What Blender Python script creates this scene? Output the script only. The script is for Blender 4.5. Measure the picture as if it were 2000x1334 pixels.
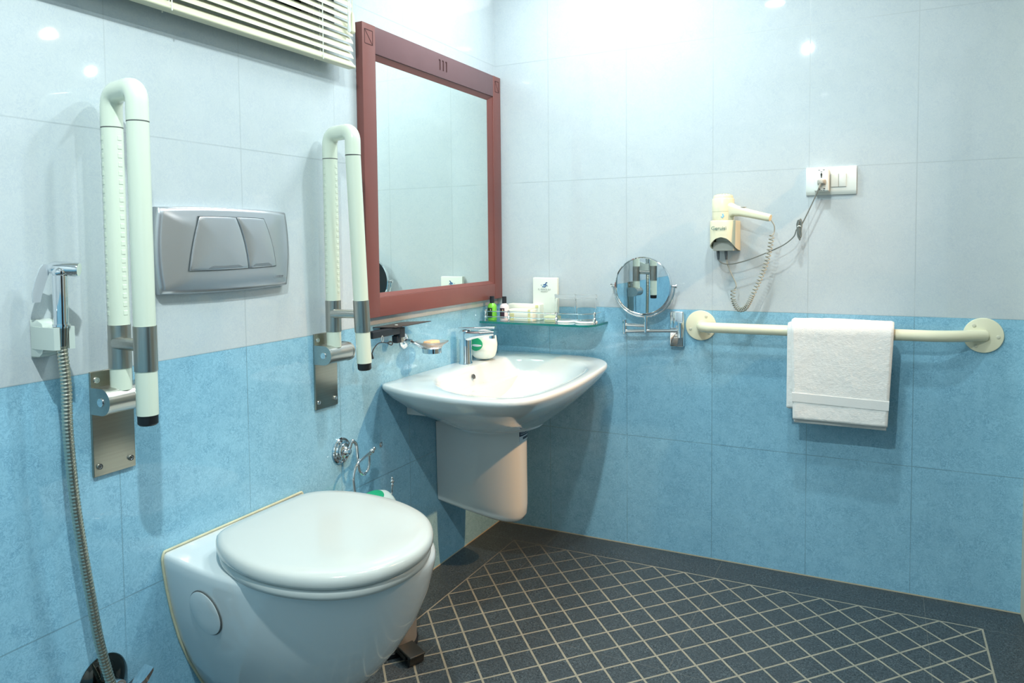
import bpy, bmesh, math, random
from mathutils import Vector, Matrix, noise
from mathutils.geometry import tessellate_polygon
PI = math.pi
S = bpy.context.scene
for o in list(bpy.data.objects):
    bpy.data.objects.remove(o)
COL = S.collection

# ------------------------------------------------------------------ camera
cam_d = bpy.data.cameras.new('camera')
cam = bpy.data.objects.new('camera', cam_d); COL.objects.link(cam)
YAW, PITCH, ROLL = 0.4810464, -0.0510969, -0.0112322
cy, sy, cp, sp = math.cos(YAW), math.sin(YAW), math.cos(PITCH), math.sin(PITCH)
F = Vector((-sy*cp, cy*cp, sp)); R0 = Vector((cy, sy, 0)); U0 = R0.cross(F)
cr, sr = math.cos(ROLL), math.sin(ROLL)
Rv = cr*R0 + sr*U0; Uv = -sr*R0 + cr*U0
m = Matrix((Rv, Uv, -F)).transposed().to_4x4()
m.translation = Vector((1.33386, -2.62650, 1.10311))
cam.matrix_world = m
cam_d.sensor_width = 36; cam_d.sensor_fit = 'HORIZONTAL'
cam_d.lens = 36*1477.027/2000
cam_d.shift_x = 45.52/2000; cam_d.shift_y = -117.81/2000
cam_d.clip_start = 0.02
S.camera = cam

# ------------------------------------------------------------------ light
S.view_settings.view_transform = 'Standard'
S.view_settings.look = 'None'
S.view_settings.exposure = 0.64
S.view_settings.gamma = 1
S.view_settings.use_curve_mapping = False
w = bpy.data.worlds.new('world'); S.world = w; w.use_nodes = True
w.node_tree.nodes['Background'].inputs[0].default_value = (0.75, 0.95, 1.0, 1)
w.node_tree.nodes['Background'].inputs[1].default_value = 0.3

CEIL = 2.24
def area(name, loc, size, power, col, target=None, shape='DISK'):
    d = bpy.data.lights.new(name, 'AREA'); d.shape = shape; d.size = size
    d.energy = power; d.color = col
    o = bpy.data.objects.new(name, d); COL.objects.link(o); o.location = loc
    if target is not None:
        o.rotation_euler = (Vector(target)-Vector(loc)).to_track_quat('-Z', 'Y').to_euler()
    return o
COOL = (0.90, 1.0, 0.975)
area('downlight_main', (0.86, -1.30, CEIL-0.005), 0.08, 4.2, COOL)
area('downlight_towel', (1.12, -0.88, CEIL-0.005), 0.07, 6.5, COOL)
area('downlight_corner', (0.50, -0.48, CEIL-0.005), 0.42, 8.0, (0.93, 1.0, 0.99))
area('downlight_rear', (0.92, -2.30, CEIL-0.005), 0.045, 20, COOL)
area('downlight_passage', (2.25, -0.32, 2.13), 0.045, 0.5, (1.0, 0.70, 0.42), target=(0.6, -1.2, 1.7))
area('spotlight_passage', (2.25, -0.40, 2.14), 0.05, 2.6, (1.0, 0.54, 0.24), target=(0.15, -0.55, 0.25)).data.spread = math.radians(46)
area('downlight_passage_far', (2.62, 0.16, 2.08), 0.045, 1.2, (0.90, 1.0, 1.0), target=(0.3, -1.6, 1.2))

# ------------------------------------------------------------------ materials
def new_mat(name):
    m = bpy.data.materials.new(name); m.use_nodes = True
    nt = m.node_tree; b = nt.nodes['Principled BSDF']
    return m, nt, b
def mat(name, col, rough=0.5, metal=0.0, spec=0.5, coat=0.0, bump=None, trans=0.0, ior=1.45, alpha=1.0, vary=None):
    m, nt, b = new_mat(name)
    b.inputs['Base Color'].default_value = (*col, 1)
    b.inputs['Roughness'].default_value = rough
    b.inputs['Metallic'].default_value = metal
    b.inputs['Specular IOR Level'].default_value = spec
    b.inputs['Coat Weight'].default_value = coat
    b.inputs['Coat Roughness'].default_value = 0.05
    b.inputs['Transmission Weight'].default_value = trans
    b.inputs['IOR'].default_value = ior
    if alpha < 1: b.inputs['Alpha'].default_value = alpha
    N = nt.nodes; L = nt.links
    if bump or vary:
        tc = N.new('ShaderNodeTexCoord')
    if bump:
        sc, st = bump
        n = N.new('ShaderNodeTexNoise'); n.inputs['Scale'].default_value = sc; n.inputs['Detail'].default_value = 4
        L.new(tc.outputs['Object'], n.inputs['Vector'])
        bp = N.new('ShaderNodeBump'); bp.inputs['Strength'].default_value = st; bp.inputs['Distance'].default_value = 0.002
        L.new(n.outputs['Fac'], bp.inputs['Height']); L.new(bp.outputs['Normal'], b.inputs['Normal'])
    if vary:
        sc, amt = vary
        n2 = N.new('ShaderNodeTexNoise'); n2.inputs['Scale'].default_value = sc; n2.inputs['Detail'].default_value = 5
        L.new(tc.outputs['Object'], n2.inputs['Vector'])
        mx = N.new('ShaderNodeMix'); mx.data_type = 'RGBA'
        mx.inputs[6].default_value = (*[c*(1-amt) for c in col], 1)
        mx.inputs[7].default_value = (*[min(1, c*(1+amt)) for c in col], 1)
        L.new(n2.outputs['Fac'], mx.inputs[0]); L.new(mx.outputs[2], b.inputs['Base Color'])
    return m

class G:
    """small maths-node helper"""
    def __init__(s, nt): s.nt = nt; s.N = nt.nodes; s.L = nt.links
    def m(s, op, a, b=None, c=None):
        n = s.N.new('ShaderNodeMath'); n.operation = op
        for i, v in enumerate((a, b, c)):
            if v is None: continue
            if isinstance(v, (int, float)): n.inputs[i].default_value = v
            else: s.L.new(v, n.inputs[i])
        return n.outputs[0]
    def line(s, coord, off, per, half):
        """1 on a joint of half width `half` repeated each `per`"""
        t = s.m('DIVIDE', s.m('SUBTRACT', coord, off), per)
        f = s.m('ABSOLUTE', s.m('SUBTRACT', t, s.m('ROUND', t)))
        return s.m('LESS_THAN', f, half/per)
    def at(s, coord, v, half):
        return s.m('LESS_THAN', s.m('ABSOLUTE', s.m('SUBTRACT', coord, v)), half)
    def mx(s, a, b): return s.m('MAXIMUM', a, b)
    def mix(s, f, A, B):
        n = s.N.new('ShaderNodeMix'); n.data_type = 'RGBA'
        for i, v in ((0, f), (6, A), (7, B)):
            if isinstance(v, (int, float)): n.inputs[i].default_value = v
            elif isinstance(v, tuple): n.inputs[i].default_value = (*v, 1)
            else: s.L.new(v, n.inputs[i])
        return n.outputs[2]
    def noise(s, vec, scale, detail=3, rough=0.5, dist=0.0):
        n = s.N.new('ShaderNodeTexNoise'); n.inputs['Scale'].default_value = scale
        n.inputs['Detail'].default_value = detail; n.inputs['Roughness'].default_value = rough
        n.inputs['Distortion'].default_value = dist; s.L.new(vec, n.inputs['Vector']); return n
    def ramp(s, v, lo, hi):
        n = s.N.new('ShaderNodeMapRange'); n.inputs[1].default_value = lo; n.inputs[2].default_value = hi
        s.L.new(v, n.inputs[0]); return n.outputs[0]

BLUE = (0.285, 0.555, 0.715); WHITE = (0.54, 0.607, 0.635)
def wall_mat(name, axis, off, per):
    m, nt, b = new_mat(name); g = G(nt)
    geo = g.N.new('ShaderNodeNewGeometry'); sep = g.N.new('ShaderNodeSeparateXYZ')
    g.L.new(geo.outputs['Position'], sep.inputs[0])
    u = sep.outputs[axis]; z = sep.outputs[2]; P = geo.outputs['Position']
    isblue = g.m('LESS_THAN', z, 0.864)
    vj = g.line(u, off, per, 0.0012)
    hj = None
    for zz in (0.402, 0.864, 1.328, 1.778, 2.228):
        l = g.at(z, zz, 0.0013); hj = l if hj is None else g.mx(hj, l)
    joint = g.mx(vj, hj)
    # thread-like veins printed in the glaze
    n1 = g.noise(P, 75, 5, 0.7, 1.8)
    vein = g.m('SUBTRACT', 1.0, g.ramp(g.m('ABSOLUTE', g.m('SUBTRACT', n1.outputs['Fac'], 0.5)), 0.0, 0.05))
    n2 = g.noise(P, 24, 3, 0.6, 0.5)
    vein = g.m('MULTIPLY', vein, g.m('ADD', 0.35, g.m('MULTIPLY', g.ramp(n2.outputs['Fac'], 0.34, 0.66), 0.65)))
    n3 = g.noise(P, 9, 5, 0.7)
    cl = g.ramp(n3.outputs['Fac'], 0.3, 0.7)
    blue = g.mix(cl, (BLUE[0]*0.93, BLUE[1]*0.94, BLUE[2]*0.95), (BLUE[0]*1.08, BLUE[1]*1.06, BLUE[2]*1.05))
    blue = g.mix(g.m('MULTIPLY', vein, 0.72), blue, (0.075, 0.22, 0.38))
    white = g.mix(cl, (WHITE[0]*0.975, WHITE[1]*0.98, WHITE[2]*0.98), (WHITE[0]*1.03, WHITE[1]*1.02, WHITE[2]*1.03))
    white = g.mix(g.m('MULTIPLY', vein, 0.6), white, (0.40, 0.48, 0.57))
    col = g.mix(isblue, white, blue)
    jc = g.mix(isblue, (0.36, 0.42, 0.45), (0.12, 0.24, 0.31))
    nj = g.noise(P, 5, 2)
    jf = g.m('MULTIPLY', joint, g.ramp(nj.outputs['Fac'], 0.15, 0.50))
    col = g.mix(g.m('MULTIPLY', jf, 0.6), col, jc)
    # a cream band of sealant at the floor
    col = g.mix(g.m('LESS_THAN', z, 0.004), col, (0.55, 0.50, 0.36))
    g.L.new(col, b.inputs['Base Color'])
    rn = g.noise(P, 3, 3)
    r = g.m('ADD', 0.03, g.m('MULTIPLY', joint, 0.35))
    g.L.new(r, b.inputs['Roughness'])
    b.inputs['Specular IOR Level'].default_value = 0.5
    # glaze waviness + joints + tile tilt
    wv = g.noise(P, 5.5, 2, 0.4)
    fine = g.noise(P, 120, 2, 0.5)
    h = g.m('ADD', g.m('MULTIPLY', wv.outputs['Fac'], 0.6), g.m('MULTIPLY', joint, -0.35))
    h = g.m('ADD', h, g.m('MULTIPLY', fine.outputs['Fac'], 0.004))
    bp = g.N.new('ShaderNodeBump'); bp.inputs['Strength'].default_value = 0.35; bp.inputs['Distance'].default_value = 0.003
    g.L.new(h, bp.inputs['Height']); g.L.new(bp.outputs['Normal'], b.inputs['Normal'])
    return m
M_WL = wall_mat('tile_left', 1, -0.9717, 0.343)
M_WR = wall_mat('tile_right', 0, 0.2205, 0.3)

def floor_mat():
    m, nt, b = new_mat('floor_slate'); g = G(nt)
    geo = g.N.new('ShaderNodeNewGeometry'); sep = g.N.new('ShaderNodeSeparateXYZ')
    g.L.new(geo.outputs['Position'], sep.inputs[0])
    x, y = sep.outputs[0], sep.outputs[1]; P = geo.outputs['Position']
    X0, Y0, X1 = 0.1345, -0.147, 1.596
    u = g.m('DIVIDE', g.m('SUBTRACT', x, X0), 0.1044)
    v = g.m('DIVIDE', g.m('SUBTRACT', y, Y0), 0.1205)
    a = g.m('ADD', u, v); c = g.m('SUBTRACT', u, v)
    wob = g.m('MULTIPLY', g.m('SUBTRACT', g.noise(P, 40, 2).outputs['Fac'], 0.5), 0.016)
    def gl(t):
        t = g.m('ADD', t, wob)
        return g.m('LESS_THAN', g.m('ABSOLUTE', g.m('SUBTRACT', t, g.m('ROUND', t))), 0.036)
    inside = g.m('MULTIPLY', g.m('MULTIPLY', g.m('GREATER_THAN', x, X0), g.m('LESS_THAN', x, X1)), g.m('LESS_THAN', y, Y0))
    lines = g.m('MULTIPLY', g.mx(gl(a), gl(c)), inside)
    bx = g.m('MULTIPLY', g.mx(g.at(x, X0, 0.0022), g.at(x, X1, 0.0026)), g.m('LESS_THAN', y, Y0))
    by = g.m('MULTIPLY', g.at(y, Y0, 0.0024), g.m('MULTIPLY', g.m('GREATER_THAN', x, X0), g.m('LESS_THAN', x, X1)))
    lines = g.mx(lines, g.mx(bx, by))
    thin = g.mx(g.line(x, 0.857, 0.6, 0.0010), g.line(y, -0.147-0.6, 0.6, 0.0010))
    n1 = g.noise(P, 230, 5, 0.75, 1.0); n2 = g.noise(P, 14, 4, 0.6, 0.6)
    base = g.mix(g.ramp(n1.outputs['Fac'], 0.42, 0.64), (0.008, 0.014, 0.018), (0.115, 0.15, 0.17))
    base = g.mix(g.m('MULTIPLY', g.ramp(n2.outputs['Fac'], 0.35, 0.7), 0.6), base, (0.036, 0.050, 0.060))
    gn = g.noise(P, 30, 3)
    grout = g.mix(gn.outputs['Fac'], (0.19, 0.19, 0.15), (0.38, 0.36, 0.28))
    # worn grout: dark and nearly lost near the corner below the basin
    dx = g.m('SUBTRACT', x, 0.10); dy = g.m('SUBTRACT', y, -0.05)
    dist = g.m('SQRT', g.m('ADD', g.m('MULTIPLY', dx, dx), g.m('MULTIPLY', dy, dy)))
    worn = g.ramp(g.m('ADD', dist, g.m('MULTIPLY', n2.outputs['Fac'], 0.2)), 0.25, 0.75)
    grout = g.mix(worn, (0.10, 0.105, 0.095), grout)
    col = g.mix(g.m('MULTIPLY', thin, 0.5), base, (0.14, 0.15, 0.14))
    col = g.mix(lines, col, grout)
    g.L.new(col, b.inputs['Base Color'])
    rr = g.m('ADD', 0.34, g.m('MULTIPLY', n1.outputs['Fac'], 0.3))
    g.L.new(rr, b.inputs['Roughness'])
    h = g.m('SUBTRACT', g.m('MULTIPLY', n1.outputs['Fac'], 0.5), g.m('MULTIPLY', lines, 0.8))
    bp = g.N.new('ShaderNodeBump'); bp.inputs['Strength'].default_value = 0.5; bp.inputs['Distance'].default_value = 0.0015
    g.L.new(h, bp.inputs['Height']); g.L.new(bp.outputs['Normal'], b.inputs['Normal'])
    return m
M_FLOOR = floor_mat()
M_CEIL = mat('ceiling_paint', (0.80, 0.84, 0.85), 0.85)
M_CER = mat('white_ceramic', (0.655, 0.71, 0.72), 0.09, coat=0.6)
M_LID = mat('cream_seat_plastic', (0.56, 0.585, 0.56), 0.16, coat=0.3)
M_SEAL = mat('yellowed_sealant', (0.56, 0.56, 0.40), 0.5, vary=(30, 0.3))
M_RAIL = mat('ivory_nylon', (0.68, 0.755, 0.64), 0.22, coat=0.3)
M_BAR = mat('cream_painted_metal', (0.80, 0.79, 0.60), 0.2, coat=0.4)
M_DARKGAP = mat('dark_seam', (0.10, 0.11, 0.11), 0.7)
M_CHROME = mat('chrome', (0.80, 0.82, 0.84), 0.05, metal=1)
M_BLACK = mat('black_rubber', (0.010, 0.011, 0.013), 0.35)
M_BLKP = mat('black_plastic', (0.014, 0.02, 0.028), 0.4)
M_SILVER = mat('silver_plastic', (0.52, 0.55, 0.59), 0.27, metal=0.75, bump=(900, 0.02))
M_CREAM = mat('cream_plastic', (0.76, 0.74, 0.55), 0.3)
M_CREAMH = mat('holder_plastic', (0.58, 0.65, 0.60), 0.25, coat=0.3)
M_WPLAST = mat('white_plastic', (0.78, 0.83, 0.80), 0.22)
M_GREYP = mat('grey_plastic', (0.34, 0.37, 0.37), 0.4)
M_DGREY = mat('dark_grey_plastic', (0.075, 0.095, 0.11), 0.4)
M_CORD = mat('taupe_cord', (0.34, 0.35, 0.30), 0.45)
M_GREYCORD = mat('grey_cord', (0.17, 0.19, 0.18), 0.45)
M_SLOT = mat('dark_slot', (0.01, 0.01, 0.012), 0.5)
M_BLIND = mat('cream_slat', (0.70, 0.69, 0.52), 0.35)
M_STRING = mat('blind_string', (0.80, 0.82, 0.76), 0.6)
M_TASSEL = mat('white_tassel', (0.80, 0.86, 0.90), 0.3)
M_FRAME = mat('red_brown_wood', (0.195, 0.066, 0.058), 0.36, bump=(60, 0.05), vary=(7, 0.10))
M_RAILW = mat('purple_brown_wood', (0.155, 0.078, 0.086), 0.36, bump=(60, 0.05), vary=(9, 0.12))
M_GROOVE = mat('carved_groove', (0.05, 0.010, 0.010), 0.6)
M_MIRROR = mat('mirror_glass', (0.86, 0.94, 0.90), 0.0, metal=1)
M_MAG = mat('shaving_mirror_glass', (0.80, 0.84, 0.86), 0.0, metal=1)
M_WIN = mat('dark_window_glass', (0.012, 0.016, 0.016), 0.05)
M_REVEAL = mat('window_reveal', (0.60, 0.62, 0.60), 0.7)
M_DOOR = mat('dark_door_wood', (0.020, 0.014, 0.012), 0.35, vary=(4, 0.3))
M_JAMB = mat('cream_jamb', (0.62, 0.60, 0.48), 0.5)
M_GREEN = mat('green_shampoo', (0.20, 0.62, 0.06), 0.12, coat=0.5)
M_PINK = mat('pink_lotion', (0.80, 0.68, 0.70), 0.2, coat=0.4)
M_LBLG = mat('dark_green_label', (0.012, 0.045, 0.015), 0.4)
M_LBLP = mat('dark_plum_label', (0.055, 0.022, 0.040), 0.4)
M_GOLD = mat('gold_mark', (0.65, 0.55, 0.30), 0.4)
M_BOX = mat('white_card', (0.82, 0.83, 0.74), 0.5)
M_YEL = mat('yellow_print', (0.70, 0.68, 0.36), 0.5)
M_CARD = mat('pale_card', (0.74, 0.80, 0.74), 0.5)
M_CARDEDGE = mat('card_edge', (0.88, 0.95, 0.90), 0.5)
M_LOGOB = mat('logo_blue', (0.015, 0.09, 0.28), 0.4)
M_LOGOC = mat('logo_light_blue', (0.25, 0.55, 0.80), 0.4)
M_TXT = mat('grey_print', (0.30, 0.34, 0.33), 0.5)
M_SOAP = mat('orange_soap', (0.85, 0.50, 0.28), 0.4)
M_PAPER = mat('wrapping_paper', (0.80, 0.86, 0.80), 0.6, bump=(45, 0.6), vary=(28, 0.05))
M_GREENL = mat('green_print', (0.02, 0.42, 0.20), 0.5)
M_LBLS = mat('sticker_white', (0.62, 0.66, 0.72), 0.4)
M_LBLD = mat('sticker_navy', (0.02, 0.03, 0.06), 0.4)
M_DOILY = mat('white_paper_cover', (0.86, 0.88, 0.90), 0.6)
M_LOCKG = mat('button_groove', (0.06, 0.075, 0.08), 0.6)

def steel_mat(name, axis, col=(0.42, 0.41, 0.37)):
    m, nt, b = new_mat(name); g = G(nt)
    tc = g.N.new('ShaderNodeTexCoord'); mp = g.N.new('ShaderNodeMapping')
    sc = [260, 260, 260]; sc[axis] = 5
    mp.inputs['Scale'].default_value = sc
    g.L.new(tc.outputs['Object'], mp.inputs['Vector'])
    n = g.noise(mp.outputs[0], 1.0, 3)
    col2 = g.mix(n.outputs['Fac'], tuple(c*0.86 for c in col), tuple(c*1.12 for c in col))
    g.L.new(col2, b.inputs['Base Color']); b.inputs['Metallic'].default_value = 1
    g.L.new(g.m('ADD', 0.24, g.m('MULTIPLY', n.outputs['Fac'], 0.14)), b.inputs['Roughness'])
    b.inputs['Anisotropic'].default_value = 0.4
    return m
M_STEEL = steel_mat('brushed_steel_plate', 1, (0.40, 0.38, 0.32))
M_STEELZ = steel_mat('brushed_steel_collar', 2, (0.47, 0.46, 0.42))
M_STEELY = steel_mat('brushed_steel_hinge', 1, (0.50, 0.50, 0.47))

def glass_mat(name, col, rough=0.0, ior=1.48):
    m, nt, b = new_mat(name)
    b.inputs['Base Color'].default_value = (*col, 1); b.inputs['Roughness'].default_value = rough
    b.inputs['Transmission Weight'].default_value = 1; b.inputs['IOR'].default_value = ior
    return m
M_SHELF = glass_mat('green_shelf_glass', (0.62, 0.90, 0.84))
M_SHELFE = mat('shelf_glass_edge', (0.010, 0.17, 0.16), 0.08, coat=0.5)
M_CLEAR = glass_mat('clear_glass', (0.985, 0.995, 0.992), 0.0, 1.14)
M_FROST = glass_mat('frosted_dish_glass', (0.95, 0.97, 0.96), 0.35)

def towel_mat():
    m, nt, b = new_mat('white_terry'); g = G(nt)
    b.inputs['Base Color'].default_value = (0.77, 0.79, 0.78, 1); b.inputs['Roughness'].default_value = 0.95
    b.inputs['Sheen Weight'].default_value = 0.4; b.inputs['Specular IOR Level'].default_value = 0.1
    tc = g.N.new('ShaderNodeTexCoord'); mp = g.N.new('ShaderNodeMapping')
    mp.inputs['Scale'].default_value = (1, 1, 2.0); mp.inputs['Rotation'].default_value = (0, 0.25, 0)
    g.L.new(tc.outputs['Object'], mp.inputs['Vector'])
    n = g.noise(mp.outputs[0], 150, 4, 0.7, 0.6)
    bp = g.N.new('ShaderNodeBump'); bp.inputs['Strength'].default_value = 0.6; bp.inputs['Distance'].default_value = 0.0025
    g.L.new(n.outputs['Fac'], bp.inputs['Height']); g.L.new(bp.outputs['Normal'], b.inputs['Normal'])
    return m
M_TOWEL = towel_mat()
M_BAND = mat('towel_woven_band', (0.70, 0.73, 0.73), 0.8, bump=(300, 0.2))

# ------------------------------------------------------------------ mesh helpers
class MB:
    def __init__(s): s.v = []; s.f = []; s.mi = []; s.cur = 0
    def add(s, vs, fs):
        o = len(s.v); s.v += [tuple(p) for p in vs]
        for f in fs: s.f.append(tuple(i+o for i in f)); s.mi.append(s.cur)
    def box(s, c, d, bev=0.0, rot=None):
        bm = bmesh.new(); bmesh.ops.create_cube(bm, size=1)
        for v in bm.verts: v.co = Vector((v.co.x*d[0], v.co.y*d[1], v.co.z*d[2]))
        if bev: bmesh.ops.bevel(bm, geom=list(bm.edges), offset=bev, segments=3, profile=0.5, affect='EDGES')
        s.bm(bm, Matrix.Translation(c) @ (rot.to_4x4() if rot else Matrix()))
        return s
    def bm(s, bm, mx=None):
        bm.verts.index_update()
        vs = [(mx @ v.co) if mx else v.co for v in bm.verts]
        s.add(vs, [[v.index for v in f.verts] for f in bm.faces]); bm.free(); return s
    def rings(s, rs, cap0=True, cap1=True, closed=False):
        n = len(rs[0]); vs = [p for r in rs for p in r]; fs = []
        k = len(rs)
        for i in range(k if closed else k-1):
            a, b = i*n, ((i+1) % k)*n
            for j in range(n):
                fs.append((a+j, a+(j+1) % n, b+(j+1) % n, b+j))
        if not closed:
            if cap0: fs.append(tuple(reversed(range(n))))
            if cap1: fs.append(tuple(range((k-1)*n, k*n)))
        s.add(vs, fs); return s
    def tube(s, pts, r, seg=16, caps=True, closed=False):
        pts = [Vector(p) for p in pts]; n = len(pts)
        rad = r if isinstance(r, (list, tuple)) else [r]*n
        T = []
        for i in range(n):
            a = pts[i-1] if (i > 0 or closed) else pts[i]
            b = pts[(i+1) % n] if (i < n-1 or closed) else pts[i]
            T.append((b-a).normalized())
        up = Vector((0, 0, 1)) if abs(T[0].z) < 0.9 else Vector((1, 0, 0))
        nx = (up - T[0]*up.dot(T[0])).normalized(); rs = []
        for i in range(n):
            nx = (nx - T[i]*nx.dot(T[i])).normalized(); ny = T[i].cross(nx)
            rs.append([pts[i] + (nx*math.cos(2*PI*j/seg) + ny*math.sin(2*PI*j/seg))*rad[i] for j in range(seg)])
        s.rings(rs, caps, caps, closed); return s
    def lathe(s, prof, o, ax=(0, 0, 1), seg=40):
        """prof: (radius, height) pairs"""
        ax = Vector(ax).normalized(); o = Vector(o)
        up = Vector((0, 0, 1)) if abs(ax.z) < 0.9 else Vector((1, 0, 0))
        e1 = (up - ax*up.dot(ax)).normalized(); e2 = ax.cross(e1)
        rs = [[o + ax*h + (e1*math.cos(2*PI*j/seg) + e2*math.sin(2*PI*j/seg))*max(r, 1e-5) for j in range(seg)] for r, h in prof]
        s.rings(rs); return s
    def prism(s, poly, o, eu, ev, t):
        """2D polygon poly in plane (o,eu,ev), thickness t along eu x ev"""
        o, eu, ev = Vector(o), Vector(eu), Vector(ev); n = eu.cross(ev).normalized()
        a = [o + eu*p[0] + ev*p[1] for p in poly]; b = [p + n*t for p in a]
        k = len(poly); tri = tessellate_polygon([[Vector((p[0], p[1], 0)) for p in poly]])
        fs = [(i, (i+1) % k, (i+1) % k+k, i+k) for i in range(k)]
        fs += [tuple(q+k for q in t3) for t3 in tri] + [tuple(reversed(t3)) for t3 in tri]
        s.add(a+b, fs); return s
    def ell(s, c, r, seg=24, rings=14):
        rs = []
        for i in range(rings+1):
            t = PI*i/rings; q = max(math.sin(t), 1e-4)
            rs.append([(c[0]+r[0]*q*math.cos(2*PI*j/seg), c[1]+r[1]*q*math.sin(2*PI*j/seg), c[2]-r[2]*math.cos(t)) for j in range(seg)])
        s.rings(rs); return s

ORIG = {}
def obj(name, mb, mats, parent=None, smooth=35, label=None, subsurf=0):
    org = Vector(ORIG.get(parent, (0, 0, 0))) if parent else Vector((0, 0, 0))
    me = bpy.data.meshes.new(name)
    me.from_pydata([tuple(Vector(v)-org) for v in mb.v], [], mb.f)
    if not isinstance(mats, (list, tuple)): mats = [mats]
    for mm in mats: me.materials.append(mm)
    me.polygons.foreach_set('material_index', mb.mi)
    bm = bmesh.new(); bm.from_mesh(me); bmesh.ops.recalc_face_normals(bm, faces=bm.faces); bm.to_mesh(me); bm.free()
    me.polygons.foreach_set('use_smooth', [smooth > 0]*len(me.polygons))
    if 0 < smooth < 180: me.set_sharp_from_angle(angle=math.radians(smooth))
    me.update()
    o = bpy.data.objects.new(name, me); COL.objects.link(o)
    if parent: o.parent = parent; ORIG[o] = org
    if label: o['label'] = label
    if subsurf:
        md = o.modifiers.new('s', 'SUBSURF'); md.levels = subsurf; md.render_levels = subsurf
    return o
def thing(name, label, cat, loc, group=None):
    o = bpy.data.objects.new(name, None); COL.objects.link(o); o.location = loc; o.empty_display_size = 0.05
    o['label'] = label; o['category'] = cat
    if group: o['group'] = group
    ORIG[o] = Vector(loc); return o
def tag(o, label, cat, group=None):
    o['label'] = label; o['category'] = cat
    if group: o['group'] = group
    return o
def struct(name, mb, mm, parent=None, smooth=0):
    o = obj(name, mb, mm, parent, smooth); 
    if not parent: o['kind'] = 'structure'
    return o
def copy_tree(o, parent=None):
    c = o.copy(); COL.objects.link(c)
    if parent: c.parent = parent
    for ch in list(o.children): copy_tree(ch, c)
    return c
def text_mb(txt, size, o, eu, ev, depth=0.0004, align='CENTER', mb=None):
    """letters laid in plane (o,eu,ev)"""
    cu = bpy.data.curves.new('t', 'FONT'); cu.body = txt; cu.size = size; cu.align_x = align; cu.align_y = 'CENTER'
    cu.extrude = depth
    ob = bpy.data.objects.new('t', cu); COL.objects.link(ob)
    dg = bpy.context.evaluated_depsgraph_get(); me = bpy.data.meshes.new_from_object(ob.evaluated_get(dg))
    eu, ev, o = Vector(eu), Vector(ev), Vector(o); n = eu.cross(ev)
    mb = mb or MB()
    mb.add([o + eu*v.co.x + ev*v.co.y + n*v.co.z for v in me.vertices], [tuple(p.vertices) for p in me.polygons])
    bpy.data.objects.remove(ob); bpy.data.meshes.remove(me); return mb
def rrect(w, h, r, n=6, cx=0, cy=0):
    p = []
    for (sx, sy_, a0) in ((1, 1, 0), (-1, 1, 90), (-1, -1, 180), (1, -1, 270)):
        for k in range(n+1):
            a = math.radians(a0 + 90*k/n)
            p.append((cx+sx*(w/2-r)+r*math.cos(a), cy+sy_*(h/2-r)+r*math.sin(a)))
    return p
def spline(pts, n=8, closed=False):
    P = [Vector(p) for p in pts]; out = []; k = len(P)
    for i in range(k if closed else k-1):
        p0 = P[(i-1) % k] if (closed or i > 0) else P[0]*2-P[1]
        p1 = P[i]; p2 = P[(i+1) % k]
        p3 = P[(i+2) % k] if (closed or i < k-2) else P[-1]*2-P[-2]
        for j in range(n):
            t = j/n
            out.append(0.5*((2*p1)+(p2-p0)*t+(2*p0-5*p1+4*p2-p3)*t*t+(3*p1-p0-3*p2+p3)*t**3))
    if not closed: out.append(P[-1])
    return out
def arc_path(pts, r, n=8):
    """polyline with rounded corners of radius r"""
    P = [Vector(p) for p in pts]; out = [P[0]]
    for i in range(1, len(P)-1):
        a = (P[i-1]-P[i]); b = (P[i+1]-P[i]); d = min(r, a.length*0.49, b.length*0.49)
        A = P[i]+a.normalized()*d; B = P[i]+b.normalized()*d
        for j in range(n+1):
            t = j/n; out.append(A*(1-t)**2 + P[i]*2*t*(1-t) + B*t*t)
    out.append(P[-1]); return out

# ------------------------------------------------------------------ room shell
RX, RY = 1.70, -3.1          # room width, room depth
WY0, WY1, WZ0 = -1.99, -0.962, 1.690   # window opening in the left wall
WZ1 = 2.14
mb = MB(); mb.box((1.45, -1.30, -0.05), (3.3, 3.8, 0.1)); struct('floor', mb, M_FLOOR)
mb = MB(); mb.box((1.45, -1.30, CEIL+0.05), (3.3, 3.8, 0.1)); struct('ceiling', mb, M_CEIL)
mb = MB()
def wl(y0, y1, z0, z1): mb.box((-0.06, (y0+y1)/2, (z0+z1)/2), (0.12, y1-y0, z1-z0))
wl(RY, WY0, 0, CEIL); wl(WY1, 0.0, 0, CEIL); wl(WY0, WY1, 0, WZ0); wl(WY0, WY1, WZ1, CEIL)
struct('wall_left', mb, M_WL)
mb = MB(); mb.box(((-0.12+RX+0.008)/2, 0.06, CEIL/2), (RX+0.128, 0.12, CEIL)); struct('wall_back', mb, M_WR)
mb = MB()
mb.box((RX+0.05, (RY-1.35)/2, CEIL/2), (0.1, -1.35-RY, CEIL))
mb.box((RX+0.05, -0.675, 2.17), (0.1, 1.35, 0.14))
struct('wall_right', mb, M_WL)
mb = MB(); mb.box((1.5, RY-0.05, CEIL/2), (3.4, 0.1, CEIL)); struct('wall_front', mb, M_WR)
mb = MB()
mb.box((2.40, 0.50, CEIL/2), (1.3, 0.1, CEIL)); mb.box((2.97, -0.72, CEIL/2), (0.1, 2.45, CEIL)); mb.box((2.4, -1.95, CEIL/2), (1.2, 0.1, CEIL)); mb.box((1.77, 0.25, CEIL/2), (0.08, 0.5, CEIL))
struct('wall_passage', mb, mat('passage_paint', (0.72, 0.66, 0.55), 0.7))
mb = MB(); mb.box((RX+0.0385, -0.020, CEIL/2), (0.070, 0.140, CEIL), 0.003); struct('trim_1', mb, M_JAMB)
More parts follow.
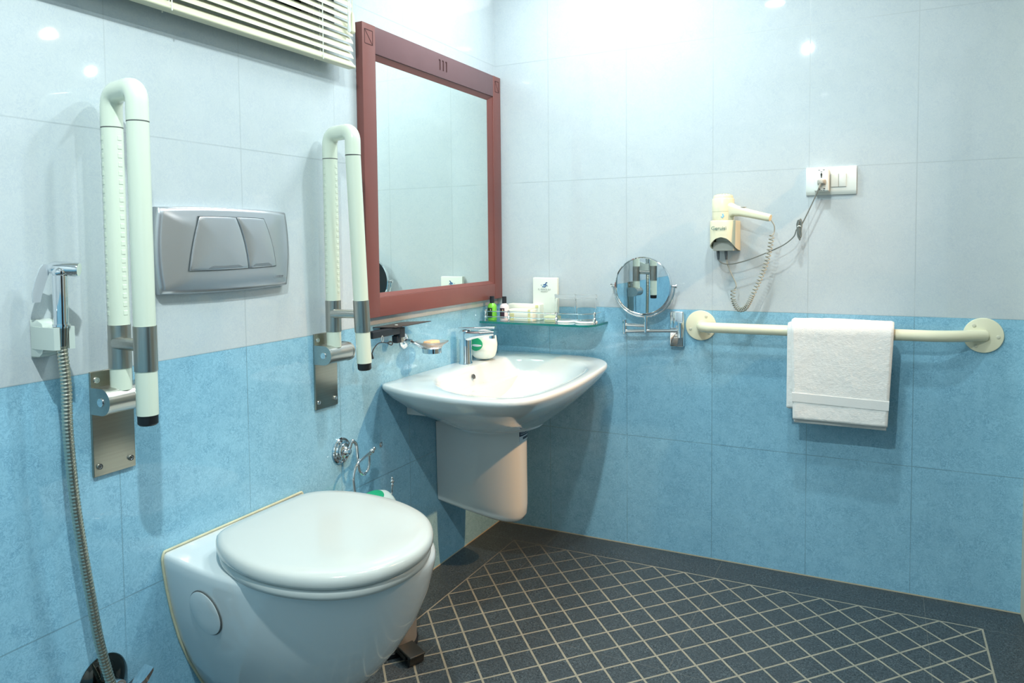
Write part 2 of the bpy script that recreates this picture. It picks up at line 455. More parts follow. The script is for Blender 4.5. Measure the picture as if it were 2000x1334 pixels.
# window
mb = MB()
mb.box((-0.10, (WY0+WY1)/2, (WZ0+WZ1)/2), (0.012, WY1-WY0, WZ1-WZ0))
win = struct('window_1', mb, M_WIN)
mb = MB()
for (c, d) in (((-0.085, (WY0+WY1)/2, WZ0+0.012), (0.03, WY1-WY0, 0.024)), ((-0.085, WY1-0.012, (WZ0+WZ1)/2), (0.03, 0.024, WZ1-WZ0)),
               ((-0.085, WY0+0.012, (WZ0+WZ1)/2), (0.03, 0.024, WZ1-WZ0)), ((-0.085, (WY0+WY1)/2, WZ1-0.012), (0.03, WY1-WY0, 0.024))):
    mb.box(c, d)
struct('window_frame', mb, M_REVEAL, win)
# dark door on the right-hand wall, mirrored in the shaving mirror
mb = MB(); mb.box((RX-0.02, -2.05, 1.0), (0.036, 0.82, 2.0), 0.003); dr = struct('door_1', mb, M_DOOR)
mb = MB(); mb.tube(arc_path([(RX-0.04, -1.72, 1.0), (RX-0.08, -1.72, 1.0), (RX-0.08, -1.84, 1.0)], 0.02), 0.008, 10)
struct('door_handle', mb, M_CHROME, dr, 35)

# ------------------------------------------------------------------ venetian blind
BX = 0.042; BY0, BY1 = -2.05, -0.944
bl = thing('venetian_blind', 'cream venetian blind hanging over the small high window on the left wall', 'blind', (BX, -1.5, 2.17))
mb = MB(); mb.box((BX, (BY0+BY1)/2, 2.172), (0.032, BY1-BY0, 0.030), 0.003); obj('head_rail', mb, M_BLIND, bl)
mb = MB(); mb.prism(rrect(0.026, 0.009, 0.0035, 4), (BX, BY0, 1.584), (1, 0, 0), (0, 0, 1), -(BY1-BY0)); obj('bottom_rail', mb, M_BLIND, bl, 50)
zs = 1.597; k = 0
while zs < 2.15:
    mb = MB(); prof = []
    tilt = math.radians(57) if k > 1 else math.radians((46, 54)[k])
    ca, sa = math.cos(tilt), math.sin(tilt)
    top = [(-0.0125+0.025*i/6, 0.0018*(1-((i-3)/3)**2)) for i in range(7)]
    bot = [(x, z-0.0006) for x, z in reversed(top)]
    jit = 0.0006*math.sin(k*2.3)
    poly = [(x*ca + z*sa, -x*sa + z*ca + jit) for x, z in top+bot]
    ys = [BY0+(BY1-BY0)*i/24 for i in range(25)]
    rs = [[(BX+px, yy, zs+pz+0.0008*math.sin(yy*9+k)) for px, pz in poly] for yy in ys]
    mb.rings(rs); obj('slat', mb, M_BLIND, bl, 60)
    zs += 0.0196; k += 1
for yy in (-1.965, -1.545, -1.080, -0.957):
    mb = MB()
    if yy != -0.957:
        for dx in (-0.014, 0.015):
            mb.tube([(BX+dx, yy, 1.577), (BX+dx, yy+0.001, 1.85), (BX+dx, yy, 2.16)], 0.0013, 6)
        mb.tube([(BX, yy+0.006, 1.59), (BX, yy+0.006, 2.16)], 0.0008, 6)
        z = 1.592
        while z < 2.14:
            mb.tube([(BX-0.014, yy, z), (BX+0.015, yy, z-0.004)], 0.0006, 5); z += 0.0196
    obj('ladder_cord', mb, M_STRING, bl) if yy != -0.957 else None
mb = MB()
for i, dx in enumerate((0, 0.007)):
    mb.tube([(BX+0.024, -0.986+dx, 2.16), (BX+0.026, -0.990+dx, 1.9), (BX+0.024, -0.985+dx, 1.70)], 0.0011, 8)
cd = obj('pull_cord', mb, M_STRING, bl)
mb = MB(); mb.lathe([(0.001, 0.030), (0.003, 0.028), (0.0042, 0.0), (0.0052, -0.02), (0.003, -0.024)], (BX+0.024, -0.983, 1.690), seg=16)
obj('tassel', mb, M_TASSEL, cd)
mb = MB(); mb.tube([(BX+0.018, -0.962, 2.15), (BX+0.020, -0.963, 1.9), (BX+0.018, -0.961, 1.72)], 0.0012, 10)
mb.lathe([(0.002, 0.035), (0.0055, 0.024), (0.0075, -0.004), (0.0078, -0.018), (0.005, -0.022)], (BX+0.018, -0.961, 1.690), seg=18)
obj('tilt_wand', mb, M_BLIND, bl)

# ------------------------------------------------------------------ framed mirror
mr = thing('framed_mirror', 'large rectangular wall mirror in a red-brown wooden frame, above the basin', 'mirror', (0.0, -0.435, 0.888))
FD = 0.024
Y0, Y1, Z0, Z1 = -0.871, -0.004, 0.888, 1.730
LY, RYm, BZ, TZ = -0.809, -0.064, 0.946, 1.651
def stile(ya, yb, name, m_):
    mb = MB(); mb.box((FD/2+0.0005, (ya+yb)/2, (Z0+Z1)/2), (FD, yb-ya, Z1-Z0), 0.0012); return obj(name, mb, m_, mr)
st1 = stile(Y0, LY, 'stile', M_FRAME); st2 = stile(RYm, Y1, 'stile', M_FRAME)
mb = MB(); mb.box((FD/2, (LY+RYm)/2, (TZ+Z1)/2), (FD, RYm-LY, Z1-TZ-0.001), 0.001); tr = obj('top_rail', mb, M_RAILW, mr)
mb = MB(); mb.box((FD/2, (LY+RYm)/2, (BZ+Z0)/2), (FD, RYm-LY, BZ-Z0-0.001), 0.001); obj('bottom_rail', mb, M_FRAME, mr)
# inner bevelled lip
gy0, gy1, gz0, gz1 = LY+0.016, RYm-0.027, BZ+0.012, TZ-0.016
mb = MB()
o_ = [(LY, BZ), (RYm, BZ), (RYm, TZ), (LY, TZ)]; i_ = [(gy0, gz0), (gy1, gz0), (gy1, gz1), (gy0, gz1)]
r0 = [(0.0205, y, z) for y, z in o_]; r1 = [(0.0120, y, z) for y, z in i_]; r2 = [(0.0040, y, z) for y, z in i_]; r3 = [(0.0040, y, z) for y, z in o_]
mb.rings([r0, r1, r2, r3], closed=True)
obj('bevelled_lip', mb, M_FRAME, mr, 0)
mb = MB(); mb.box((0.009, (gy0+gy1)/2, (gz0+gz1)/2), (0.004, gy1-gy0+0.008, gz1-gz0+0.008)); obj('glass', mb, M_MIRROR, mr, 0)
# carved square with diagonal on the stile tops, three strokes on the rail
def groove(a, b, w_, par, mb):
    a, b = Vector(a), Vector(b); d = (b-a).normalized(); n = Vector((-d.y, d.x))*w_/2
    poly = [(a+n), (a-n), (b-n), (b+n)]
    mb.prism([(p.x, p.y) for p in poly], (FD+0.0006, 0, 0), (0, 1, 0), (0, 0, 1), 0.0004)
mb = MB(); q = [(-0.860, 1.712), (-0.822, 1.712), (-0.822, 1.672), (-0.860, 1.672)]
for i in range(4): groove(q[i], q[(i+1) % 4], 0.0022, st1, mb)
groove(q[0], q[2], 0.0022, st1, mb); obj('carved_square', mb, M_GROOVE, st1, 0)
mb = MB(); q = [(-0.049, 1.712), (-0.018, 1.712), (-0.018, 1.672), (-0.049, 1.672)]
for i in range(4): groove(q[i], q[(i+1) % 4], 0.0018, st2, mb)
groove(q[0], q[2], 0.0018, st2, mb); obj('carved_square', mb, M_GROOVE, st2, 0)
mb = MB()
for yy in (-0.448, -0.427, -0.406):
    groove((yy, 1.709), (yy, 1.676), 0.0055, tr, mb); groove((yy-0.007, 1.708), (yy, 1.708), 0.004, tr, mb)
obj('carved_strokes', mb, M_GROOVE, tr, 0)

# ------------------------------------------------------------------ folding grab rails
def grab_rail(ym, swing, lean, label):
    """ym: middle of the wall plate along the wall"""
    g = thing('folding_grab_rail', label, 'grab rail', (0.0, ym, 0.663), 'folded grab rails either side of the toilet')
    mb = MB(); mb.box((0.003, ym, 0.7645), (0.006, 0.091, 0.203), 0.0012); pl_ = obj('wall_plate', mb, M_STEEL, g, label='brushed steel plate')
    for (dy, dz) in ((-0.034, 0.682), (0.034, 0.682), (-0.034, 0.849), (0.034, 0.849)):
        mb = MB(); mb.lathe([(0.0001, 0.0022), (0.0028, 0.0022), (0.0032, 0.003), (0.0055, 0.003), (0.0062, 0.0), (0.0062, -0.001)], (0.0062, ym+dy, dz), (1, 0, 0), 18)
        obj('screw', mb, M_CHROME, pl_)
    # D shaped cheeks + hinge barrel, axis along the wall
    zc, xc, rr = 0.811, 0.036, 0.0255
    ya, yb = ym-0.047, ym+0.062
    D = [(0.004, zc-rr), (xc, zc-rr)] + [(xc+rr*math.sin(PI*k/16), zc-rr*math.cos(PI*k/16)) for k in range(1, 16)] + [(xc, zc+rr), (0.004, zc+rr)]
    mb = MB()
    mb.prism(D, (0, ya+0.006, 0), (1, 0, 0), (0, 0, 1), 0.006)
    mb.prism(D, (0, yb-0.006, 0), (1, 0, 0), (0, 0, 1), 0.006)
    mb.prism([(x*0.97+0.0006, zc+(z-zc)*0.96) for x, z in D], (0, yb-0.010, 0), (1, 0, 0), (0, 0, 1), yb-0.010-(ya+0.004))
    hb = obj('hinge', mb, M_STEELY, g, label='brushed steel hinge barrel')
    mb = MB(); mb.lathe([(0.0001, 0.002), (0.008, 0.002), (0.009, 0.0), (0.009, -0.001)], (xc, ya-0.0002, zc), (0, -1, 0), 20); obj('pivot_cap', mb, M_CHROME, hb)
    # tubes
    tr_ = 0.0195
    inn = Vector((xc, ym-0.003, 0)); out = Vector((xc+0.094, ym-0.003+swing, 0))
    dr_ = (out-inn).normalized()
    P = lambda v, z, l=0.0: Vector((v.x, v.y+l*(z-0.8)/0.6, z))
    bot = 0.772
    mb = MB()
    mb.tube([P(inn, 0.829), P(inn, 1.327)], tr_, 32)
    it = obj('inner_tube', mb, M_RAIL, g)
    for ang0 in (math.radians(-103), math.radians(2)):
        mb = MB(); z = 0.972
        while z < 1.31:
            rs = []
            for zz, e in ((z, 0.0), (z+0.0012, 0.0011), (z+0.0088, 0.0011), (z+0.010, 0.0)):
                rs.append([(inn.x+(tr_+e-0.0004)*math.cos(ang0+(t-0.5)*0.42), inn.y+(tr_+e-0.0004)*math.sin(ang0+(t-0.5)*0.42), zz) for t in (0, 0.25, 0.5, 0.75, 1)] +
                          [(inn.x+(tr_-0.002)*math.cos(ang0+(t-0.5)*0.42), inn.y+(tr_-0.002)*math.sin(ang0+(t-0.5)*0.42), zz) for t in (1, 0)])
            mb.rings(rs); z += 0.0165
        obj('grip_ribs', mb, M_RAIL, it)

    mb = MB()
    lp = lambda z: P(out, z, -lean)
    mb.tube([lp(0.792), lp(1.329)], tr_, 32); obj('outer_tube', mb, M_RAIL, g)
    mb = MB()
    A, B = P(inn, 1.3285), lp(1.3305)
    mid = (A+B)/2
    pth = arc_path([A, Vector((A.x, A.y, 1.392)), Vector((B.x, B.y, 1.392)), B], 0.046, 12)
    mb.tube(pth, tr_*1.02, 32); obj('top_bend', mb, M_RAIL, g)
    mb = MB()
    mb.tube([P(inn, 1.3265), P(inn, 1.3290)], tr_+0.0003, 32); obj('seam_ring', mb, M_DARKGAP, g)
    mb = MB(); mb.tube([lp(1.3285), lp(1.3310)], tr_+0.0003, 32); obj('seam_ring', mb, M_DARKGAP, g)
    mb = MB(); mb.tube([lp(0.874), lp(0.957)], tr_+0.0012, 32); obj('steel_collar', mb, M_STEELZ, g, label='brushed steel collar')
    mb = MB(); mb.tube([P(inn, 0.871), P(inn, 0.954)], tr_+0.0012, 32)
    c_ = obj('steel_collar', mb, M_STEELZ, g, label='brushed steel collar')
    mb = MB(); a = P(inn, 0.920); b = lp(0.920)
    mb.tube([a+Vector((0.006, -0.012, 0)), b], 0.0115, 24); obj('cross_link', mb, M_STEELY, c_)
    mb = MB(); mb.tube([lp(0.773), lp(0.776), lp(0.793)], [tr_-0.004, tr_-0.0015, tr_-0.0012], 28); obj('end_cap', mb, M_BLACK, g, label='black rubber end cap')
    return g
grab_rail(-1.671, -0.0165, 0.0, 'ivory folding grab rail upright on left wall, next to the chrome hand spray')
grab_rail(-1.034, 0.006, 0.034, 'ivory folding grab rail upright on left wall, overlapping the mirror frame')

# ------------------------------------------------------------------ flush plate
fp = thing('flush_plate', 'silver rectangular flush plate with two buttons on left wall above the toilet', 'flush plate', (0, -1.38, 1.0))
def barrel(w_, h_, bulge_y, bulge_z, n=14):
    p = []
    for i in range(n): t = -1+2*i/n; p.append((w_/2+bulge_y*(1-t*t), t*h_/2))
    for i in range(n): t = 1-2*i/n; p.append((t*w_/2, h_/2+bulge_z*(1-t*t)))
    for i in range(n): t = 1-2*i/n; p.append((-w_/2-bulge_y*(1-t*t), t*h_/2))
    for i in range(n): t = -1+2*i/n; p.append((t*w_/2, -h_/2-bulge_z*(1-t*t)))
    return p
FC = (-1.3770, 1.0935)
def fring(sc_w, sc_h, x, dome=0.0):
    return [(x, FC[0]+p[0]*sc_w, FC[1]+p[1]*sc_h) for p in barrel(0.372, 0.180, 0.010, 0.005)]
mb = MB(); mb.rings([fring(1.0, 1.0, 0.0005), fring(1.005, 1.008, 0.008), fring(1.0, 1.0, 0.014), fring(0.985, 0.97, 0.0195), fring(0.93, 0.9, 0.0225), fring(0.6, 0.6, 0.0262), fring(0.2, 0.2, 0.0275)])
pt = obj('cover', mb, M_SILVER, fp, 50)
Zb = lambda x: 0.0
def btn(name, pts, x0, x1, mm, par):
    P2 = spline([(p[0], p[1], 0) for p in pts], 1, True)
    poly = [(p.x, p.y) for p in P2]
    mb = MB(); mb.prism(poly, (x0, 0, 0), (0, 1, 0), (0, 0, 1), x1-x0); return obj(name, mb, mm, par, 0)
def qc(a, c, b, n=8): return [(a[0]*(1-t)**2+c[0]*2*t*(1-t)+b[0]*t*t, a[1]*(1-t)**2+c[1]*2*t*(1-t)+b[1]*t*t) for t in [k/n for k in range(n)]]
TL, TM, TR = (-1.466, 1.166), (-1.362, 1.166), (-1.276, 1.165)
BL, BM, BR = (-1.497, 1.050), (-1.328, 1.050), (-1.239, 1.053)
outer = qc(TL, (-1.42, 1.167), TM)+qc(TM, (-1.32, 1.167), TR)+qc(TR, (-1.245, 1.112), BR)+qc(BR, (-1.28, 1.050), BM)+qc(BM, (-1.41, 1.047), BL)+qc(BL, (-1.488, 1.11), TL)
cx_ = sum(p[0] for p in outer)/len(outer); cz_ = sum(p[1] for p in outer)/len(outer)
mb = MB()
mb.prism([(cx_+(p[0]-cx_)*1.012, cz_+(p[1]-cz_)*1.02) for p in outer], (0.020, 0, 0), (0, 1, 0), (0, 0, 1), 0.0078)
obj('button_groove', mb, M_LOCKG, pt, 0)
g_ = 0.0012
def dome(poly, nm):
    c0 = sum(p[0] for p in poly)/len(poly); c1 = sum(p[1] for p in poly)/len(poly)
    rs = []
    for s_, x in ((1.0, 0.024), (1.0, 0.0282), (0.985, 0.0290), (0.9, 0.0297), (0.6, 0.0312), (0.2, 0.0320)):
        rs.append([(x, c0+(p[0]-c0)*s_, c1+(p[1]-c1)*s_) for p in poly])
    mb = MB(); mb.rings(rs); return obj(nm, mb, M_SILVER, fp, 50)
big = qc(TL, (-1.42, 1.167), (TM[0]-g_, TM[1]))+qc((TM[0]-g_, TM[1]), (-1.334, 1.112), (BM[0]-g_, BM[1]))+qc((BM[0]-g_, BM[1]), (-1.41, 1.047), BL)+qc(BL, (-1.488, 1.11), TL)
sml = qc((TM[0]+g_, TM[1]), (-1.32, 1.167), TR)+qc(TR, (-1.245, 1.112), BR)+qc(BR, (-1.28, 1.050), (BM[0]+g_, BM[1]))+qc((BM[0]+g_, BM[1]), (-1.332, 1.112), (TM[0]+g_, TM[1]))
b1 = dome(big, 'flush_button'); b2 = dome(sml, 'flush_button')
for par, ya, yb in ((b1, -1.448, -1.345), (b2, -1.318, -1.252)):
    mb = MB(); c = (ya+yb)/2; w_ = (yb-ya)/2
    poly = [(c-w_+2*w_*k/12, 1.0535+0.011*(1-((k-6)/6)**2)) for k in range(13)]
    mb.prism(poly, (0.0285, 0, 0), (0, 1, 0), (0, 0, 1), 0.0015)
    obj('finger_recess', mb, mat('recess_silver', (0.28, 0.31, 0.34), 0.4, metal=0.7), par, 0)
mb = text_mb('GEBERIT', 0.0088, (0.0243, -1.226, 1.026), (0, 1, 0), (0, 0, 1), 0.0006)
obj('embossed_word', mb, mat('embossed_silver', (0.40, 0.43, 0.46), 0.4, metal=0.7), fp, 0)

# ------------------------------------------------------------------ toilet
TY = -1.352
to = thing('toilet', 'white wall-hung toilet with its lid closed, under the silver flush plate', 'toilet', (0, TY, 0.05))
def tsec(z, hw_b, hw_f, D, nose=2.25, c=0.0, n=72, off=0.0):
    """closed section: flat back on the wall (x=0), rounded nose at x=D. hw_b half width at the wall"""
    pts = []
    for k in range(n+1):
        a = -PI/2 + PI*k/n
        ca, sa = math.cos(a), math.sin(a)
        x = D*(abs(ca)**(2/nose))
        t = x/D
        hw = hw_b + (hw_f-hw_b)*math.sin(min(1, t*1.25)*PI/2)
        yy = (abs(sa)**(2/2.3))*(1 if sa > 0 else -1)
        pts.append((x, TY+off*t+yy*hw, z))
    return pts
def tsec2(z, ys0, ys1, D, k0=0.0):
    return tsec(z, ys0, ys1, D)
secs = [  # z, half width at wall, half width max, depth
    (0.075, 0.060, 0.055, 0.10), (0.085, 0.085, 0.080, 0.19), (0.11, 0.108, 0.112, 0.275), (0.15, 0.130, 0.145, 0.345), (0.20, 0.155, 0.178, 0.405),
    (0.26, 0.178, 0.208, 0.455), (0.32, 0.194, 0.230, 0.493), (0.38, 0.206, 0.246, 0.520), (0.43, 0.213, 0.255, 0.533),
    (0.448, 0.2145, 0.2575, 0.536), (0.456, 0.212, 0.255, 0.533), (0.459, 0.206, 0.248, 0.526)]
mb = MB(); mb.rings([tsec(z, a, b*0.985, D*0.985, off=-0.034) for z, a, b, D in secs])
bowl = obj('bowl', mb, M_CER, to, 60)
# sealant bead on the wall around the bowl
pth = [(0.003, TY-a-0.003, z) for z, a, b, D in secs[:-1]] + [(0.003, TY-0.212, 0.462), (0.003, TY+0.212, 0.462)] + [(0.003, TY+a+0.003, z) for z, a, b, D in reversed(secs[:-1])]
mb = MB(); mb.tube(arc_path(pth, 0.01, 3), 0.0028, 8); obj('sealant_bead', mb, M_SEAL, to)
# round cover disc on the left cheek
def cheek(x, z):
    for (z0, a0, b0, D0), (z1, a1, b1, D1) in zip(secs, secs[1:]):
        if z0 <= z <= z1:
            t = (z-z0)/(z1-z0); a, b, D = a0+(a1-a0)*t, b0+(b1-b0)*t, D0+(D1-D0)*t
            lo, hi = 0.0, PI/2
            q = x/D; ca = q**(2.25/2); sa = math.sqrt(max(0, 1-ca*ca))
            hw = a+(b-a)*math.sin(min(1, q*1.25)*PI/2)
            return TY-0.034*q-(sa**(2/2.3))*hw
    return TY-0.2
def disc(r_out, dy, cx=0.136, cz=0.366):
    rs = []
    for rr, e in ((r_out, -0.001), (r_out, dy), (r_out*0.94, dy+0.0007), (r_out*0.5, dy+0.0007), (0.0005, dy+0.0007)):
        rs.append([(cx+rr*math.cos(2*PI*j/40), cheek(cx+rr*math.cos(2*PI*j/40), cz+rr*math.sin(2*PI*j/40))-e, cz+rr*math.sin(2*PI*j/40)) for j in range(40)])
    m_ = MB(); m_.rings(rs); return m_
dk = obj('cover_disc', disc(0.0462, 0.0026), M_CER, to, 40)
obj('disc_shadow_gap', disc(0.0480, 0.0009), M_DARKGAP, dk, 40)  # dark rim painted in for the shade round the disc's edge
# seat ring and lid
LID = [(0.078, -1.225), (0.074, -1.36), (0.079, -1.485), (0.108, -1.532), (0.172, -1.576), (0.270, -1.608), (0.365, -1.609), (0.448, -1.582),
       (0.507, -1.528), (0.536, -1.452), (0.538, -1.368), (0.507, -1.283), (0.445, -1.208), (0.357, -1.160), (0.262, -1.140), (0.170, -1.146), (0.108, -1.175)]
lp_ = [(0.3265+(p.x-0.3130)*0.953, -1.3970+(p.y-1*-1.3750)*0.925) for p in spline([(a, b, 0) for a, b in LID], 8, True)]
lc = (0.320, -1.402)
def lring(s_, z, dx=0.0): return [(lc[0]+dx+(p[0]-lc[0])*s_, lc[1]+(p[1]-lc[1])*s_, z) for p in lp_]
mb = MB(); mb.rings([lring(0.94, 0.4585), lring(0.965, 0.4600), lring(0.975, 0.466), lring(0.975, 0.474), lring(0.965, 0.4785), lring(0.93, 0.4795)])
obj('seat', mb, M_LID, to, 60)
mb = MB(); mb.rings([lring(0.955, 0.4800), lring(0.985, 0.4815), lring(0.998, 0.487), lring(1.0, 0.494), lring(0.992, 0.5015), lring(0.972, 0.5065), lring(0.94, 0.5095), lring(0.85, 0.5115), lring(0.5, 0.5125), lring(0.1, 0.5128)])
obj('lid', mb, M_LID, to, 70)
for yy in (-1.46, -1.30):
    mb = MB(); mb.lathe([(0.014, 0), (0.014, 0.022), (0.011, 0.026), (0.0005, 0.027)], (0.128, yy, 0.452), seg=20)
    obj('hinge_post', mb, M_LID, to)

# ------------------------------------------------------------------ pedal bin behind the toilet
bn = thing('pedal_bin', 'small grey pedal bin with a black pedal, standing behind the toilet', 'bin', (0.118, -0.955, 0))
mb = MB(); mb.lathe([(0.094, 0.012), (0.094, 0.016), (0.0935, 0.20), (0.09, 0.20)], (0.118, -0.955, 0), seg=48)
obj('body', mb, mat('dull_steel', (0.36, 0.33, 0.29), 0.42, metal=0.6), bn)
mb = MB(); mb.lathe([(0.096, 0.0), (0.098, 0.004), (0.098, 0.013), (0.094, 0.015)], (0.118, -0.955, 0), seg=48); obj('base_ring', mb, M_BLACK, bn)
mb = MB(); mb.lathe([(0.094, 0.20), (0.096, 0.204), (0.09, 0.222), (0.05, 0.236), (0.0005, 0.24)], (0.118, -0.955, 0), seg=48); obj('lid', mb, M_BLACK, bn)
mb = MB(); a = math.radians(-22)
rot = Matrix.Rotation(a, 3, 'Z') @ Matrix.Rotation(math.radians(8), 3, 'Y')
mb.box((0.243, -1.002, 0.030), (0.062, 0.050, 0.007), 0.003, rot); mb.box((0.262, -1.010, 0.016), (0.012, 0.048, 0.026), 0.003, rot)
mb.box((0.225, -0.997, 0.020), (0.05, 0.044, 0.012), 0.003, rot)
obj('pedal', mb, mat('pedal_rubber', (0.022, 0.024, 0.022), 0.45), bn, label='black rectangular foot pedal')

# ------------------------------------------------------------------ basin
SZ = 0.684
OUT = [(0.002, -0.787), (0.06, -0.814), (0.13, -0.842), (0.22, -0.862), (0.31, -0.874), (0.40, -0.870), (0.463, -0.850), (0.502, -0.806),
       (0.520, -0.740), (0.531, -0.640), (0.533, -0.520), (0.527, -0.390), (0.517, -0.270), (0.503, -0.165), (0.470, -0.090), (0.420, -0.042),
       (0.350, -0.014), (0.250, -0.008), (0.150, -0.006), (0.060, -0.006), (0.002, -0.006), (0.002, -0.2), (0.002, -0.4), (0.002, -0.6)]
def resample(pts, cen, n=120, lin=False):
    """polar resampling about cen so every ring has matching vertices"""
    P = [Vector((p[0], p[1])) for p in pts]
    out = []
    for k in range(n):
        a = 2*PI*k/n; d = Vector((math.cos(a), math.sin(a))); best = 0.01
        for i in range(len(P)):
            p, q = P[i]-Vector(cen), P[(i+1) % len(P)]-Vector(cen); e = q-p
            den = d.x*e.y-d.y*e.x
            if abs(den) < 1e-12: continue
            t = (p.x*e.y-p.y*e.x)/den; s_ = (p.x*d.y-p.y*d.x)/den
            if t > 0 and -1e-6 <= s_ <= 1+1e-6: best = max(best, t)
        out.append((cen[0]+d.x*best, cen[1]+d.y*best))
    return out
CEN = (0.235, -0.420)
osm = [(p.x, p.y) for p in spline([(a, b, 0) for a, b in OUT[:21]], 6)] + [(a, b) for a, b in OUT[21:]]
osm = [(max(0.002, a), min(-0.005, b)) for a, b in osm]
O = resample(osm, CEN)
INN = [(0.098, -0.560), (0.112, -0.640), (0.165, -0.712), (0.245, -0.765), (0.330, -0.790), (0.410, -0.783), (0.456, -0.745), (0.478, -0.660), (0.484, -0.520),
       (0.478, -0.390), (0.462, -0.275), (0.428, -0.185), (0.360, -0.120), (0.270, -0.088), (0.180, -0.082), (0.118, -0.110), (0.098, -0.175), (0.095, -0.30), (0.095, -0.44)]
I_ = resample([(p.x, p.y) for p in spline([(a, b, 0) for a, b in INN], 6, True)], CEN)
BOT = resample([(0.225+0.115*math.cos(t*PI/24), -0.415+0.150*math.sin(t*PI/24)) for t in range(48)], CEN)      # basin floor
UND = resample([(0.20+0.150*math.cos(t*PI/24), -0.395+0.165*math.sin(t*PI/24)) for t in range(48)], CEN)      # underside
def mixr(A, B, t, z, f=None): return [(a[0]*(1-t)+b[0]*t, a[1]*(1-t)+b[1]*t, z if f is None else f(a, b)) for a, b in zip(A, B)]
def inset(A, d, z): return [(CEN[0]+(a[0]-CEN[0])*(1-d/max(0.01, math.hypot(a[0]-CEN[0], a[1]-CEN[1]))), CEN[1]+(a[1]-CEN[1])*(1-d/max(0.01, math.hypot(a[0]-CEN[0], a[1]-CEN[1]))), z) for a in A]
bs = thing('wash_basin', 'wide white ceramic wash basin fixed in the corner under the mirror', 'basin', (0.0, -0.42, 0.5))
mb = MB()
rs = []
# underside from bowl bottom to the rim, then over the rim and down into the basin
rs.append(mixr(UND, UND, 0, 0.503)); 
rs.append([(CEN[0]+(a[0]-CEN[0])*1.0, CEN[1]+(a[1]-CEN[1])*1.0, 0.508) for a in UND])
for t, z in ((0.90, 0.518), (0.76, 0.537), (0.58, 0.561), (0.40, 0.587), (0.24, 0.614), (0.11, 0.640), (0.035, 0.660), (0.008, 0.668)):
    rs.append(mixr(O, UND, t, z))
rs.append(inset(O, 0.0, 0.673)); rs.append(inset(O, 0.001, SZ-0.004)); rs.append(inset(O, 0.004, SZ-0.001)); rs.append(inset(O, 0.009, SZ))
rs.append(mixr(O, I_, 0.55, SZ-0.002)); rs.append(mixr(O, I_, 0.88, SZ-0.004)); rs.append(mixr(O, I_, 1.0, SZ-0.009))
for t, z in ((0.06, SZ-0.022), (0.14, SZ-0.045), (0.28, SZ-0.075), (0.50, SZ-0.100), (0.75, SZ-0.116), (1.0, SZ-0.124)):
    rs.append(mixr(I_, BOT, t, z))
rs.append([(CEN[0]+(a[0]-CEN[0])*0.4, CEN[1]+(a[1]-CEN[1])*0.4, SZ-0.128) for a in BOT])
rs.append([(CEN[0]+(a[0]-CEN[0])*0.12, CEN[1]+(a[1]-CEN[1])*0.12, SZ-0.129) for a in BOT])
mb.rings(rs)
basin = obj('basin_body', mb, M_CER, bs, 75)
mb = MB(); poly = rrect(0.56, 0.055, 0.008, 4, -0.365, 0.588)
mb.prism([(y, z) for y, z in poly], (0.002, 0, 0), (0, 1, 0), (0, 0, 1), 0.150); obj('rear_block', mb, M_CER, bs, 40)
mb = MB(); mb.lathe([(0.0085, -0.003), (0.0085, 0.0006), (0.0065, 0.0010), (0.0060, -0.002), (0.0001, -0.002)], (0.1035, -0.385, 0.648), (1, 0, 0.35), 24)
obj('overflow_hole', mb, mat('overflow_dark', (0.10, 0.11, 0.11), 0.4), basin)
mb = MB(); mb.lathe([(0.026, -0.004), (0.026, 0.002), (0.02, 0.004), (0.012, 0.004), (0.010, 0.001), (0.0001, 0.001)], (CEN[0], CEN[1], 0.5555), seg=28); obj('drain', mb, M_CHROME, bs)
# half pedestal
def psec(z, D, hw, yc=-0.372):
    p = [(0.002, yc-hw, z)]
    for k in range(33):
        a = -PI/2+PI*k/32; ca, sa = max(0, math.cos(a)), math.sin(a)
        x = D*(ca**(2/3.2)); yy = (abs(sa)**(2/2.6))*(1 if sa > 0 else -1)*hw
        p.append((max(0.002, x), yc+yy, z))
    p.append((0.002, yc+hw, z)); return p
pd = thing('half_pedestal', 'white ceramic half pedestal on the wall below the basin, with a small sticker', 'pedestal', (0, -0.372, 0.17))
def shear(sec, k):  # bottom rises towards the wall
    D = max(p[0] for p in sec); return [(x, y, z+k*(1-(x/D))**1.0) for x, y, z in sec]
mb = MB(); rs = []
for z, D, hw, kk in ((0.170, 0.238, 0.060, 0.056), (0.172, 0.261, 0.078, 0.056), (0.178, 0.275, 0.088, 0.052), (0.193, 0.283, 0.0925, 0.042), (0.225, 0.285, 0.0945, 0.022), (0.27, 0.285, 0.096, 0.0),
                     (0.35, 0.284, 0.0975, 0), (0.43, 0.284, 0.099, 0), (0.490, 0.284, 0.100, 0), (0.5025, 0.284, 0.1005, 0)):
    rs.append(shear(psec(z, D, hw), kk))
mb.rings(rs); pb = obj('shell', mb, M_CER, pd, 60)
def pface(y, z, e):
    """x of the pedestal face at width y"""
    hw = 0.0985; sa = min(0.999, (abs(y+0.372)/hw)**(2.6/2)); ca = math.sqrt(1-sa*sa); return 0.2848*(ca**(2/3.2))+e
mb = MB()
def patch(z0, z1, y0, y1, e, mm):
    n = 10; rs = []
    for z in (z0, z1): rs.append([(pface(y0+(y1-y0)*k/n, z, e), y0+(y1-y0)*k/n, z) for k in range(n+1)]+[(pface(y0+(y1-y0)*k/n, z, -0.001), y0+(y1-y0)*k/n, z) for k in range(n, -1, -1)])
    mb.rings(rs)
patch(0.446, 0.481, -0.402, -0.325, 0.0006, None); sk = obj('sticker', mb, M_LBLS, pb, 40, label='small white and navy sticker')
